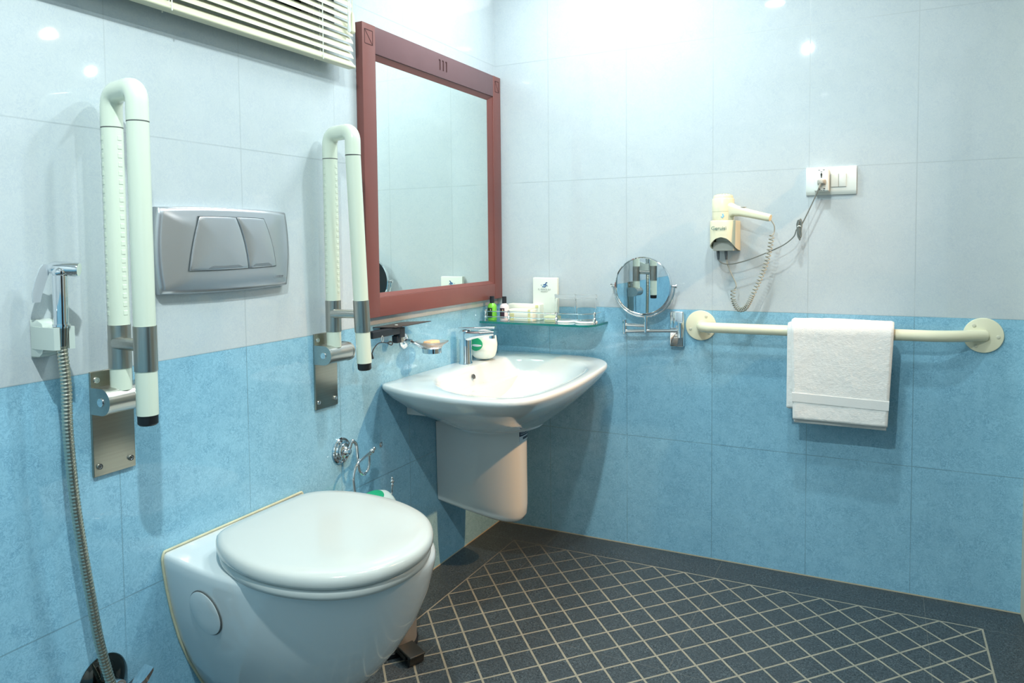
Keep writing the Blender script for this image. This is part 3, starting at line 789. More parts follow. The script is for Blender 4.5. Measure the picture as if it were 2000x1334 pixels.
mb = MB(); patch(0.463, 0.481, -0.402, -0.325, 0.0009, None); patch(0.451, 0.459, -0.385, -0.345, 0.0009, None); obj('sticker_print', mb, M_LBLD, sk, 40)
mb = MB(); patch(0.4690, 0.4700, -0.398, -0.327, 0.0012, None); patch(0.4740, 0.4748, -0.398, -0.327, 0.0012, None); obj('sticker_lines', mb, M_LBLS, sk, 40)

# tap
tp = thing('basin_tap', 'chrome lever tap standing on the rim of the white basin', 'tap', (0.050, -0.345, SZ-0.002))
tb = (0.050, -0.345)
mb = MB(); mb.lathe([(0.0235, -0.001), (0.0235, 0.006), (0.0215, 0.010), (0.0208, 0.10), (0.0212, 0.115), (0.018, 0.119), (0.0005, 0.121)], (tb[0], tb[1], SZ-0.002), seg=40); obj('body', mb, M_CHROME, tp)
mb = MB()
def sprt(x, w_, h_, zc): return [(x, tb[1]+a, zc+b) for a, b in rrect(w_, h_, min(w_, h_)*0.35, 4)]
mb.rings([sprt(tb[0]-0.016, 0.040, 0.034, SZ+0.098), sprt(tb[0]+0.01, 0.040, 0.036, SZ+0.097), sprt(tb[0]+0.05, 0.036, 0.024, SZ+0.103), sprt(tb[0]+0.09, 0.031, 0.017, SZ+0.108), sprt(tb[0]+0.116, 0.028, 0.014, SZ+0.111)])
sp_ = obj('spout', mb, M_CHROME, tp, 50)
mb = MB(); mb.lathe([(0.010, 0), (0.010, 0.012), (0.0005, 0.012)], (tb[0]+0.103, tb[1], SZ+0.092), seg=20); obj('aerator', mb, M_CHROME, sp_)
mb = MB(); mb.rings([sprt(tb[0]-0.020, 0.036, 0.006, SZ+0.123), sprt(tb[0]+0.03, 0.034, 0.008, SZ+0.124), sprt(tb[0]+0.09, 0.022, 0.007, SZ+0.128), sprt(tb[0]+0.118, 0.018, 0.006, SZ+0.130)])
obj('lever', mb, M_CHROME, tp, 50)

# wrapped toilet roll on the basin
def wrapped_roll(name, c, ax, r, h, label, seg=48):
    ax = Vector(ax).normalized(); c = Vector(c)
    up = Vector((0, 0, 1)) if abs(ax.z) < 0.9 else Vector((1, 0, 0))
    e1 = (up-ax*up.dot(ax)).normalized(); e2 = ax.cross(e1); rs = []
    for i in range(25):
        t = i/24; hh = h*(t-0.5)
        rr = r*(1-abs(2*t-1)**3.6)**0.36 if 0 < t < 1 else 0.25*r
        rr = max(rr, 0.25*r)
        ring = []
        for j in range(seg):
            a = 2*PI*j/seg; d = e1*math.cos(a)+e2*math.sin(a)
            q = noise.noise(Vector((math.cos(a)*2.2+c.x*9, math.sin(a)*2.2, t*5)))*0.05+noise.noise(Vector((math.cos(a)*7, math.sin(a)*7, t*12)))*0.012
            ring.append(c+ax*hh+d*rr*(1+q))
        rs.append(ring)
    mb = MB(); mb.rings(rs)
    o = obj(name, mb, M_PAPER, None, 80); tag(o, label, 'toilet roll'); return o, e1, e2
rc = Vector((0.062, -0.232, SZ+0.0525))
wr, _, _ = wrapped_roll('wrapped_toilet_roll', rc, (0, 0, 1), 0.047, 0.105, 'paper-wrapped toilet roll with green oval print standing on the basin, behind the tap')
def curved_oval(c, r, a0, z0, ra, rz, e, par, mm, name, half=None):
    mb = MB(); n = 28; rs = []
    for s_ in (1.0, 0.66, 0.33, 0.02):
        rs.append([(c.x+(r+e)*math.cos(a0+ra*s_*math.cos(2*PI*j/n)), c.y+(r+e)*math.sin(a0+ra*s_*math.cos(2*PI*j/n)), c.z+z0+rz*s_*math.sin(2*PI*j/n)) for j in range(n)])
    rs.insert(0, [(c.x+(r-0.002)*math.cos(a0+ra*math.cos(2*PI*j/n)), c.y+(r-0.002)*math.sin(a0+ra*math.cos(2*PI*j/n)), c.z+z0+rz*math.sin(2*PI*j/n)) for j in range(n)])
    mb.rings(rs); return obj(name, mb, mm, par, 60)
ov = curved_oval(rc, 0.047, math.radians(-102), 0.006, 0.60, 0.0235, 0.0028, wr, M_GREENL, 'green_oval')
curved_oval(rc, 0.047, math.radians(-96), 0.002, 0.42, 0.0040, 0.0034, ov, M_DOILY, 'white_swoosh')

# ------------------------------------------------------------------ wall paper-roll holder beside the toilet
ph = thing('toilet_roll_holder', 'ornate chrome toilet roll holder on left wall behind the toilet lid', 'holder', (0, -0.975, 0.529))
mb = MB(); mb.lathe([(0.0005, 0), (0.036, 0), (0.037, 0.003), (0.035, 0.006), (0.030, 0.007), (0.028, 0.011), (0.022, 0.012), (0.021, 0.016), (0.015, 0.018), (0.010, 0.024), (0.008, 0.032), (0.0005, 0.033)], (0.001, -0.975, 0.529), (1, 0, 0), 40)
obj('rosette', mb, M_CHROME, ph)
mb = MB(); X = 0.045
mb.tube(spline([(0.030, -0.972, 0.538), (0.036, -0.968, 0.556), (0.042, -0.958, 0.545), (X, -0.956, 0.505), (X, -0.952, 0.475), (X, -0.936, 0.457), (X, -0.915, 0.460), (X, -0.905, 0.480), (X, -0.905, 0.508)], 6), 0.0045, 12)
mb.ell((0.036, -0.968, 0.557), (0.007, 0.007, 0.007))
obj('hook', mb, M_CHROME, ph)
mb = MB()
for dz, r_ in ((0.0, 0.0065), (0.010, 0.0085), (0.019, 0.006)): mb.ell((X+0.002, -0.905+dz*1.1, 0.508+dz*0.5), (r_, r_, r_*0.9))
obj('finial', mb, M_CHROME, ph)
mb = MB()
mb.tube(arc_path([(X+0.004, -0.905, 0.512), (X+0.010, -0.975, 0.498), (X+0.012, -0.995, 0.470), (X+0.020, -0.990, 0.370), (X+0.022, -0.83, 0.365), (X+0.022, -0.826, 0.395)], 0.022, 6), 0.0042, 12)
wire = obj('roll_arm', mb, M_CHROME, ph)
mb = MB(); mb.ell((X+0.022, -0.826, 0.398), (0.0055, 0.0055, 0.005)); mb.ell((X+0.022, -0.826, 0.409), (0.007, 0.007, 0.007)); mb.ell((X+0.022, -0.826, 0.418), (0.0045, 0.0045, 0.0045)); obj('finial', mb, M_CHROME, wire)
rc2 = Vector((X+0.021, -0.905, 0.347))
wr2, _, _ = wrapped_roll('wrapped_toilet_roll', rc2, (0, 1, 0), 0.052, 0.115, 'paper-wrapped toilet roll hanging on the chrome holder, half hidden behind the toilet lid')
mb = MB(); rs = []
for s_, e in ((1.0, -0.003), (1.0, 0.0035), (0.6, 0.0035), (0.02, 0.0035)):
    rs.append([(rc2.x+(0.052+e)*math.sin(0.15+0.5*s_*math.sin(2*PI*j/28)), rc2.y-0.018+0.030*s_*math.cos(2*PI*j/28), rc2.z+(0.052+e)*math.cos(0.15+0.5*s_*math.sin(2*PI*j/28))) for j in range(28)])
mb.rings(rs); obj('green_oval', mb, M_GREENL, wr2, 60)
mb = MB(); mb.lathe([(0.0075, 0), (0.0075, 0.002), (0.004, 0.004), (0.0005, 0.004)], (0.0005, -0.787, 0.500), (1, 0, 0), 16)
tag(obj('wall_screw_cap', mb, M_CHROME), 'tiny chrome screw cap alone on the blue tiles between toilet roll holder and basin', 'screw')

# ------------------------------------------------------------------ soap dish + black rack under the mirror
sd = thing('soap_dish', 'frosted round soap dish on a chrome arm, on left wall beside the tap', 'soap dish', (0, -0.655, 0.79))
mb = MB(); mb.lathe([(0.0005, 0), (0.024, 0), (0.0245, 0.004), (0.020, 0.008), (0.008, 0.010), (0.0075, 0.030), (0.0005, 0.031)], (0.001, -0.655, 0.797), (1, 0, 0), 32); obj('rosette', mb, M_CHROME, sd)
mb = MB(); mb.tube(arc_path([(0.028, -0.655, 0.797), (0.040, -0.652, 0.790), (0.070, -0.640, 0.776)], 0.01), 0.0055, 14)
mb.lathe([(0.0295, -0.004), (0.0305, -0.004), (0.0305, 0.016), (0.0295, 0.016)], (0.090, -0.632, 0.766), seg=40); obj('ring_arm', mb, M_CHROME, sd)
mb = MB(); mb.lathe([(0.0005, -0.004), (0.022, -0.004), (0.029, 0.004), (0.036, 0.016), (0.051, 0.026), (0.053, 0.028), (0.050, 0.028), (0.034, 0.019), (0.024, 0.006), (0.0005, 0.003)], (0.090, -0.632, 0.770), seg=48); obj('dish', mb, M_FROST, sd)
mb = MB(); mb.box((0.088, -0.630, 0.792), (0.034, 0.052, 0.016), 0.006)
tag(obj('soap_bar', mb, M_SOAP, None, 60), 'orange bar of soap lying in the frosted round dish', 'soap')

rk = thing('wall_bracket', 'black flat-topped bracket on left wall under the mirror frame', 'bracket', (0, -0.74, 0.85))
mb = MB()
mb.prism([(0.001, -0.815), (0.062, -0.790), (0.070, -0.735), (0.068, -0.598), (0.001, -0.655)], (0, 0, 0.8555), (1, 0, 0), (0, 1, 0), 0.0022)
obj('top_plate', mb, mat('dark_metal_plate', (0.10, 0.085, 0.085), 0.3, metal=0.6), rk, 0)
mb = MB(); mb.lathe([(0.005, 0), (0.005, 0.001), (0.0005, 0.0015)], (0.036, -0.745, 0.858), seg=14); obj('rivet', mb, M_WPLAST, rk)
mb = MB(); mb.box((0.045, -0.815, 0.8435), (0.022, 0.150, 0.0205), 0.002); mb.box((0.044, -0.742, 0.836), (0.026, 0.026, 0.030), 0.002); mb.box((0.040, -0.750, 0.816), (0.02, 0.022, 0.022), 0.002); mb.box((0.016, -0.76, 0.846), (0.030, 0.04, 0.016), 0.001)
obj('clamp_bar', mb, M_BLKP, rk)
cd = thing('hanging_cord', 'thin black looped cord hanging from the black bracket under the mirror', 'cord', (0.058, -0.845, 0.83))
cx0 = 0.058
mb = MB()
mb.tube(spline([(cx0, -0.848, 0.838), (cx0, -0.853, 0.828), (cx0, -0.848, 0.819), (cx0, -0.842, 0.828)], 5, True), 0.0012, 8, closed=True)
obj('split_ring', mb, M_GREYP, cd)
mb = MB()
mb.tube(spline([(cx0, -0.898, 0.795), (cx0, -0.890, 0.806), (cx0, -0.870, 0.818), (cx0, -0.848, 0.819), (cx0, -0.825, 0.815), (cx0, -0.805, 0.815)], 6), 0.0016, 8)
mb.tube(spline([(cx0, -0.822, 0.815), (cx0, -0.808, 0.817), (cx0, -0.798, 0.812), (cx0, -0.803, 0.806), (cx0, -0.820, 0.812)], 6), 0.0018, 8)
mb.tube([(cx0, -0.900, 0.796), (cx0, -0.897, 0.779)], [0.0015, 0.004], 10)
obj('cord_loop', mb, M_BLKP, cd)

# ------------------------------------------------------------------ hand spray, holder, hose, valve
hs = thing('hand_spray', 'chrome toilet hand spray hanging head up on left wall at the picture edge', 'hand spray', (0.058, -1.790, 0.95))
sx, sy0 = 0.060, -1.8015
mb = MB(); mb.tube([(sx, sy0-0.003, 0.962), (sx, sy0-0.003, 0.968), (sx, sy0-0.002, 1.054)], [0.0115, 0.0120, 0.0125], 28); mb.tube([(sx, sy0-0.003, 0.965), (sx, sy0-0.003, 0.969)], 0.0148, 28)
obj('handle', mb, M_CHROME, hs)
mb = MB(); mb.tube([(sx-0.014, sy0-0.009, 1.066), (sx-0.008, sy0-0.005, 1.067), (sx+0.016, sy0+0.018, 1.064), (sx+0.020, sy0+0.021, 1.0635)], [0.010, 0.0125, 0.0128, 0.0115], 28); mb.ell((sx, sy0-0.002, 1.060), (0.013, 0.013, 0.011)); obj('spray_head', mb, M_CHROME, hs)
mb = MB()
def trg(t, z, w_): 
    x = sx-0.014-0.010*t; y = sy0-0.010-0.018*t
    return [(x+a*0.4-b, y+a, z) for a, b in ((-w_/2, 0), (w_/2, 0), (w_/2, 0.003), (-w_/2, 0.003))]
mb.rings([trg(0.1, 1.074, 0.014), trg(0.35, 1.066, 0.016), trg(0.7, 1.045, 0.016), trg(1.0, 1.022, 0.014), trg(1.05, 1.008, 0.010)]); obj('trigger', mb, mat('satin_grey_trigger', (0.62, 0.68, 0.72), 0.25, metal=0.3), hs, 50)
mb = MB(); mb.tube([(sx, sy0-0.004, 0.930), (sx, sy0-0.003, 0.963)], [0.0098, 0.0115], 24); obj('hose_nut', mb, mat('tarnished_chrome', (0.34, 0.33, 0.30), 0.2, metal=1), hs)
hd = thing('spray_holder', 'white plastic wall clip holding the chrome hand spray', 'holder', (0, -1.806, 0.94))
mb = MB()
prof = []
cx, cyy = sx, sy0-0.0035
inner = [(cx+0.0118*math.cos(math.radians(a)), cyy+0.0118*math.sin(math.radians(a))) for a in range(-20, -341, -20)]
outer_ = [(0.001, cyy+0.020), (0.028, cyy+0.021), (cx+0.006, cyy+0.0200), (cx+0.013, cyy+0.0165)]
outer2 = [(cx+0.014, cyy-0.0120), (cx+0.008, cyy-0.0185), (0.030, cyy-0.0215), (0.001, cyy-0.018)]
inner = [(cx+0.0120*math.cos(math.radians(a)), cyy+0.0120*math.sin(math.radians(a))) for a in range(50, 321, 15)]
poly = outer_ + inner + outer2
rs = []
def scaled(z, s_): return [(0.001+(p[0]-0.001)*s_, cyy-0.008+(p[1]-cyy+0.008)*(0.6+0.4*s_), z) for p in poly]
k = len(poly)
tri = tessellate_polygon([[Vector((p[0], p[1], 0)) for p in poly]])
def solid(levels):
    vs = []; fs = []
    for z, s_ in levels: vs += scaled(z, s_)
    for i in range(len(levels)-1):
        for j in range(k): fs.append((i*k+j, i*k+(j+1) % k, (i+1)*k+(j+1) % k, (i+1)*k+j))
    fs += [tuple(t) for t in tri]; off = (len(levels)-1)*k; fs += [tuple(q+off for q in t) for t in tri]
    mb.add(vs, fs)
solid([(0.925, 1.0), (0.964, 1.0)])
mb.rings([[(0.001, cyy-0.018, z), (d, cyy-0.020*w_, z), (d, cyy+0.016*w_, z), (0.001, cyy+0.018, z)] for z, d, w_ in ((0.908, 0.008, 0.6), (0.911, 0.022, 0.85), (0.918, 0.034, 0.95), (0.928, 0.040, 1.0), (0.962, 0.040, 1.0), (0.970, 0.034, 0.9), (0.976, 0.012, 0.7))])
obj('clip', mb, M_CREAMH, hd, 40)
path = spline([(sx, sy0-0.004, 0.932), (0.0605, -1.800, 0.86), (0.060, -1.800, 0.78), (0.060, -1.793, 0.66), (0.060, -1.782, 0.56), (0.060, -1.770, 0.47), (0.060, -1.757, 0.38), (0.060, -1.742, 0.31), (0.060, -1.730, 0.26), (0.055, -1.722, 0.20), (0.05, -1.720, 0.13)], 60)
mb = MB(); pts = []; rad = []; acc = 0; last = path[0]
for i, p in enumerate(path):
    acc += (p-last).length; last = p; pts.append(p); rad.append(0.0078+0.0016*math.sin(2*PI*acc/0.0062))
# resample densely for the ribs
dense = []; rads = []; acc = 0
for a, b in zip(path, path[1:]):
    L_ = (b-a).length; n = max(1, int(L_/0.0011))
    for j in range(n):
        dense.append(a.lerp(b, j/n)); rads.append(0.0076+0.0016*abs(math.sin(PI*(acc+L_*j/n)/0.0066))**0.7)
    acc += L_
mb.tube(dense, rads, 18); ho = obj('hose', mb, mat('hose_metal', (0.55, 0.54, 0.45), 0.28, metal=1), hs, 180, label='ribbed metal hose')
mb = MB(); mb.tube([(0.05, -1.720, 0.135), (0.05, -1.720, 0.105)], 0.011, 16); obj('lower_nut', mb, M_CHROME, ho)
va = thing('wall_valve', 'dark round valve plate low on left wall behind the ribbed hose', 'valve', (0, -1.70, 0.26))
DK = mat('dark_chrome', (0.06, 0.06, 0.055), 0.08, metal=1)
mb = MB(); mb.lathe([(0.0005, 0), (0.050, 0), (0.051, 0.003), (0.047, 0.010), (0.030, 0.020), (0.018, 0.024), (0.0005, 0.025)], (0.001, -1.712, 0.262), (1, 0, 0), 40); obj('escutcheon', mb, DK, va)
mb = MB(); mb.tube([(0.02, -1.712, 0.262), (0.052, -1.712, 0.262)], 0.014, 24); mb.tube([(0.05, -1.713, 0.268), (0.05, -1.7195, 0.12)], 0.009, 16)
obj('body', mb, M_CHROME, va)
mb = MB(); mb.rings([[(0.05+a, -1.700+t*0.055, 0.245+0.016*t*t*1.6-0.001*k+b) for a, b in ((-0.012, -0.022*(1-t)-0.004), (0.012, -0.022*(1-t)-0.004), (0.013, 0.004), (-0.013, 0.004))] for k, t in enumerate((0, 0.3, 0.6, 0.85, 1.0))]); obj('lever', mb, M_CHROME, va, 50)

# chrome shower mixer further along the left wall: only its reflection shows, in the shaving mirror
mx_ = thing('shower_mixer', 'chrome shower mixer on left wall, seen only reflected in the round shaving mirror', 'mixer', (0, -2.56, 0.90))
mb = MB(); mb.lathe([(0.0005, 0), (0.085, 0), (0.087, 0.004), (0.080, 0.010), (0.04, 0.014), (0.036, 0.05), (0.0005, 0.052)], (0.001, -2.56, 0.90), (1, 0, 0), 48); obj('escutcheon', mb, M_CHROME, mx_)
mb = MB(); mb.tube(arc_path([(0.04, -2.56, 0.90), (0.10, -2.60, 0.905), (0.13, -2.68, 0.89), (0.135, -2.70, 0.80)], 0.05), 0.012, 16); obj('lever', mb, M_CHROME, mx_)

# ------------------------------------------------------------------ glass shelf and what stands on it
sh = thing('glass_shelf', 'green-edged glass shelf with a chrome gallery rail on back wall in the corner', 'shelf', (0.22, -0.08, 0.80))
SHZ = 0.8115; SY = -0.150
outl = [(0.004, -0.002), (0.004, SY-0.004), (0.395, SY-0.004), (0.425, SY+0.006), (0.443, SY+0.032), (0.450, -0.002)]
mb = MB(); mb.prism(outl, (0, 0, SHZ-0.0075), (1, 0, 0), (0, 1, 0), 0.0075); gs = obj('glass_pane', mb, M_SHELF, sh, 0)
mb = MB()
eo = outl[1:]; 
for a, b in zip(eo, eo[1:]):
    a3, b3 = Vector((a[0], a[1], 0)), Vector((b[0], b[1], 0)); d = (b3-a3).normalized(); n = Vector((d.y, -d.x, 0))*0.0008
    p = [a3, b3, b3+n, a3+n]
    mb.rings([[(q.x, q.y, z) for q in p] for z in (SHZ-0.0074, SHZ-0.0003)])
obj('green_edge', mb, M_SHELFE, gs, 0, label='dark green cut edge of the glass')
posts = [(0.020, SY+0.012), (0.118, SY+0.010), (0.306, SY+0.010), (0.436, SY+0.046)]
for px_, py_ in posts:
    mb = MB(); mb.lathe([(0.0005, -0.002), (0.0055, -0.002), (0.0055, 0.002), (0.0035, 0.005), (0.0035, 0.009), (0.0062, 0.013), (0.0062, 0.019), (0.0035, 0.022), (0.0032, 0.030), (0.0055, 0.034), (0.0055, 0.038), (0.003, 0.042), (0.0005, 0.0425)], (px_, py_, SHZ), seg=18)
    obj('post', mb, M_CHROME, sh)
for zz, nm in ((0.0165, 'rail'), (0.0365, 'rail')):
    mb = MB(); mb.tube(arc_path([(0.006, -0.006, SHZ+zz), (0.008, SY+0.030, SHZ+zz), (0.022, SY+0.010, SHZ+zz), (0.40, SY+0.010, SHZ+zz), (0.436, SY+0.046, SHZ+zz), (0.438, -0.006, SHZ+zz)], 0.012, 6), 0.0019, 10)
    obj('gallery_rail', mb, M_CHROME, sh)
def bottle(x, y, mbody, mlabel, label, name):
    b = thing(name, label, 'bottle', (x, y, SHZ), 'toiletry bottles on the glass shelf')
    mb = MB(); rs = []
    for z, r_ in ((0, 0.0150), (0.001, 0.0163), (0.052, 0.0163), (0.059, 0.0140), (0.064, 0.0078), (0.066, 0.0072)):
        rs.append([(x+r_*1.08*math.cos(t*PI/16), y+r_*0.95*math.sin(t*PI/16), SHZ+0.0004+z) for t in range(32)])
    mb.rings(rs); bd = obj('flask', mb, mbody, b)
    mb = MB(); rs = []
    for z in (0.011, 0.048): rs.append([(x+0.0169*1.08*math.cos(-PI/2+math.radians(k)), y+0.0169*0.95*math.sin(-PI/2+math.radians(k)), SHZ+z) for k in range(-48, 30, 6)]+[(x+0.0160*1.08*math.cos(-PI/2+math.radians(k)), y+0.0160*0.95*math.sin(-PI/2+math.radians(k)), SHZ+z) for k in range(24, -49, -6)])
    mb.rings(rs); lb = obj('label', mb, mlabel, bd)
    mb = MB(); mb.ell((x+0.001, y-0.0162, SHZ+0.040), (0.0016, 0.0006, 0.004)); obj('gold_mark', mb, M_GOLD, lb)
    mb = MB(); mb.lathe([(0.0083, 0.0655), (0.0086, 0.068), (0.0082, 0.0905), (0.0005, 0.091)], (x, y, SHZ), seg=24); obj('cap', mb, M_BLKP, b)
bottle(0.036, -0.114, M_GREEN, M_LBLG, 'small bright green shampoo bottle with black cap on the glass shelf, nearest the corner', 'shampoo_bottle')
bottle(0.086, -0.112, M_PINK, M_LBLP, 'small pale pink lotion bottle with black cap and plum label on the glass shelf', 'lotion_bottle')
bx = thing('soap_carton', 'larger white carton with a yellow corner print lying on the shelf behind another carton', 'carton', (0.14, -0.045, SHZ), 'white cartons on the glass shelf')
mb = MB(); mb.box((0.142, -0.042, SHZ+0.0300), (0.130, 0.040, 0.0590), 0.0015); bb = obj('box', mb, M_BOX, bx)
mb = MB(); mb.box((0.196, -0.0626, SHZ+0.052), (0.012, 0.0010, 0.010)); obj('yellow_print', mb, M_YEL, bb)
bx = thing('soap_carton', 'smaller white carton with yellow bands lying on the shelf in front of the larger carton', 'carton', (0.14, -0.10, SHZ), 'white cartons on the glass shelf')
mb = MB(); mb.box((0.152, -0.092, SHZ+0.0225), (0.098, 0.046, 0.044), 0.0015); bb = obj('box', mb, M_BOX, bx)
mb = MB(); mb.box((0.188, -0.1156, SHZ+0.0225), (0.009, 0.0010, 0.043)); mb.box((0.188, -0.092, SHZ+0.0448), (0.009, 0.044, 0.0008)); obj('yellow_band', mb, M_YEL, bb)
mb = MB(); mb.box((0.117, -0.1156, SHZ+0.016), (0.020, 0.0010, 0.026)); obj('yellow_print', mb, M_YEL, bb)
mb = MB(); mb.box((0.262, -0.070, SHZ+0.0105), (0.046, 0.050, 0.020), 0.001)
tag(obj('soap_packet', mb, mat('olive_packet', (0.62, 0.66, 0.44), 0.4)), 'low pale green soap packet lying on the shelf in front of the upright card', 'packet')
# upright card
cdp = thing('paper_bag_card', 'tall pale card with a blue emblem standing against the back wall on the glass shelf', 'card', (0.213, -0.022, SHZ))
mb = MB(); mb.box((0.213, -0.016, SHZ+0.0785), (0.098, 0.018, 0.156), 0.001); cb = obj('card', mb, M_CARD, cdp)
mb = MB(); mb.box((0.213, -0.0155, SHZ+0.1570), (0.096, 0.017, 0.0020)); obj('card_edge', mb, M_CARDEDGE, cb)
yf = -0.0258
def at_card(px, py): return ((px-1064.5)/480.0+0.213, (543-py)/520.0+0.9685)
mb = MB()
pl_ = lambda pts: mb.prism([at_card(a, b) for a, b in pts], (0, yf, 0), (1, 0, 0), (0, 0, 1), 0.0005)
lg = spline([(1068.5, 551.5, 0), (1066.2, 553.2, 0), (1065.2, 556, 0), (1065.2, 559, 0), (1063.8, 560.8, 0), (1061.2, 560.3, 0), (1058.7, 560.2, 0)], 4)
top_ = [(p.x, p.y-0.8) for p in lg]; bo_ = [(p.x+1.1, p.y+0.7) for p in reversed(lg)]
pl_(top_+bo_); pl_([(1060.6, 556.0), (1065.2, 554.6), (1065.4, 557.0), (1063.2, 557.6)]); pl_([(1067.2, 556.0), (1069.2, 557.0), (1068.6, 559.0), (1067.2, 559.0)])
pl_([(1056.8, 556.6), (1058.4, 556.4), (1058.2, 557.6), (1057.0, 557.6)]); pl_([(1069.4, 557.6), (1071.0, 559.0), (1070.0, 559.2)])
em = obj('blue_emblem', mb, M_LOGOB, cb, 0)
mb = MB(); a, b = at_card(1062.4, 558.6); mb.lathe([(0.0024, 0), (0.0024, 0.0006), (0.0002, 0.0006)], (a, yf+0.0004, b), (0, -1, 0), 12)
a, b = at_card(1066.9, 555.6); mb.lathe([(0.0018, 0), (0.0018, 0.0006), (0.0002, 0.0006)], (a, yf+0.0004, b), (0, -1, 0), 12); obj('light_blue_dots', mb, M_LOGOC, em, 0)
a, b = at_card(1063.5, 565.5); mb = text_mb('PJ. PRINCE SUI', 0.0082, (a, yf-0.0004, b), (1, 0, 0), (0, 0, 1), 0.0002)
a, b = at_card(1063.5, 569.6); mb = text_mb('RESIDENCY', 0.0055, (a, yf-0.0004, b), (1, 0, 0), (0, 0, 1), 0.0002, mb=mb)
obj('grey_lettering', mb, M_TXT, cb, 0)
# two upturned tumblers on paper covers
def tumbler(x, y, label):
    t = thing('drinking_glass', label, 'glass', (x, y, SHZ), 'upturned glasses on the glass shelf')
    mb = MB(); mb.lathe([(0.0330, 0.0075), (0.0335, 0.0080), (0.0385, 0.094), (0.0388, 0.099), (0.0380, 0.1005), (0.0002, 0.1005), (0.0002, 0.088), (0.0340, 0.088), (0.0360, 0.084), (0.0316, 0.0080)], (x, y, SHZ), seg=48)
    obj('tumbler', mb, M_CLEAR, t, 40)
    mb = MB(); mb.lathe([(0.0005, 0.0003), (0.040, 0.0003), (0.0405, 0.003), (0.037, 0.0068), (0.0005, 0.0068)], (x, y, SHZ), seg=48)
    obj('paper_cover', mb, M_DOILY, t, label='white paper cover')
tumbler(0.309, -0.062, 'upturned clear glass on the shelf next to the upright card')
tumbler(0.391, -0.066, 'upturned clear glass at the right end of the shelf, nearer the round mirror')

# ------------------------------------------------------------------ round shaving mirror
sm = thing('shaving_mirror', 'round chrome shaving mirror on a folded arm on back wall beside the shelf', 'mirror', (0.70, 0, 0.80))
MC = Vector((0.5960, -0.055, 0.9470))
nrm = Vector((-0.017, -1, -0.0015)).normalized()
mb = MB(); mb.lathe([(0.0005, -0.0030), (0.0965, -0.0030), (0.100, -0.0020), (0.1015, 0.003), (0.100, 0.0075), (0.0970, 0.0085), (0.0960, 0.0072), (0.0960, 0.0052), (0.0005, 0.0052)], MC, nrm, 72); obj('rim', mb, M_CHROME, sm, 40)
mb = MB(); mb.lathe([(0.0959, 0.0054), (0.0959, 0.0060), (0.0005, 0.0060)], MC, nrm, 72); obj('mirror_glass', mb, M_MAG, sm, 30)
e1 = Vector((0, 0, 1)); e2 = Vector((1, 0, 0))
mb = MB(); rr_ = 0.1082
pts = [MC + e2*rr_*math.cos(a) + e1*rr_*math.sin(a) + Vector((0, 0.006, 0)) for a in [math.radians(180+180*k/40) for k in range(41)]]
mb.tube(pts, 0.0036, 12); yk = obj('yoke', mb, M_CHROME, sm)
for sgn in (-1, 1):
    c = MC + e2*sgn*0.1015
    mb = MB(); mb.tube([c, MC + e2*sgn*0.115], 0.0035, 12); mb.lathe([(0.0035, 0), (0.007, 0.002), (0.007, 0.006), (0.0005, 0.009)], MC + e2*sgn*0.111 + Vector((0, 0.004, 0)), (sgn, 0, 0), 16)
    obj('pivot_knob', mb, M_CHROME, yk)
xs = 0.604; yA = -0.049
mb = MB(); mb.tube([(xs, yA, 0.842), (xs, yA, 0.785)], 0.0070, 20); mb.tube([(0.530, yA, 0.809), (xs, yA, 0.807)], 0.0056, 16); obj('upper_arm', mb, M_CHROME, sm)
mb = MB(); mb.tube([(0.528, yA, 0.826), (0.528, yA, 0.777)], 0.0068, 20); obj('elbow', mb, M_CHROME, sm)
mb = MB(); mb.tube([(0.530, yA, 0.786), (0.724, -0.050, 0.795)], 0.0059, 16); obj('lower_arm', mb, M_CHROME, sm)
mb = MB(); mb.box((0.705, -0.013, 0.797), (0.047, 0.025, 0.122), 0.004); wpl = obj('wall_plate', mb, M_CHROME, sm)
mb = MB(); mb.tube([(0.724, -0.050, 0.823), (0.724, -0.050, 0.772)], 0.0095, 24); mb.box((0.716, -0.035, 0.797), (0.016, 0.03, 0.03), 0.002); obj('swivel', mb, M_CHROME, wpl)

# ------------------------------------------------------------------ long cream bar with towel
br = thing('towel_grab_bar', 'long cream grab bar running along the back wall under the hair dryer', 'grab bar', (1.19, 0, 0.815))
BRr, BRy = 0.0172, -0.072
mb = MB(); mb.tube(arc_path([(0.786, -0.004, 0.812), (0.800, BRy, 0.8125), (1.50, BRy, 0.8145), (1.600, -0.004, 0.815)], 0.085, 14), BRr, 36); obj('tube', mb, M_BAR, br, 60)
for xx, zz in ((0.783, 0.811), (1.597, 0.815)):
    mb = MB(); mb.lathe([(0.0005, 0), (0.050, 0), (0.0515, 0.002), (0.0505, 0.0055), (0.047, 0.0065), (0.0005, 0.0065)], (xx, -0.0005, zz), (0, -1, 0), 56); fl = obj('flange', mb, M_BAR, br)
    for ang in ((200, 320, 60) if xx < 1 else (130, 240, 355)):
        a = math.radians(ang); mb = MB(); mb.lathe([(0.0052, 0), (0.0052, 0.0012), (0.0038, 0.002), (0.0005, 0.0018)], (xx+0.037*math.cos(a), -0.0068, zz+0.037*math.sin(a)), (0, -1, 0), 18)
        obj('screw_cap', mb, mat('screw_cream', (0.62, 0.62, 0.50), 0.3), fl)

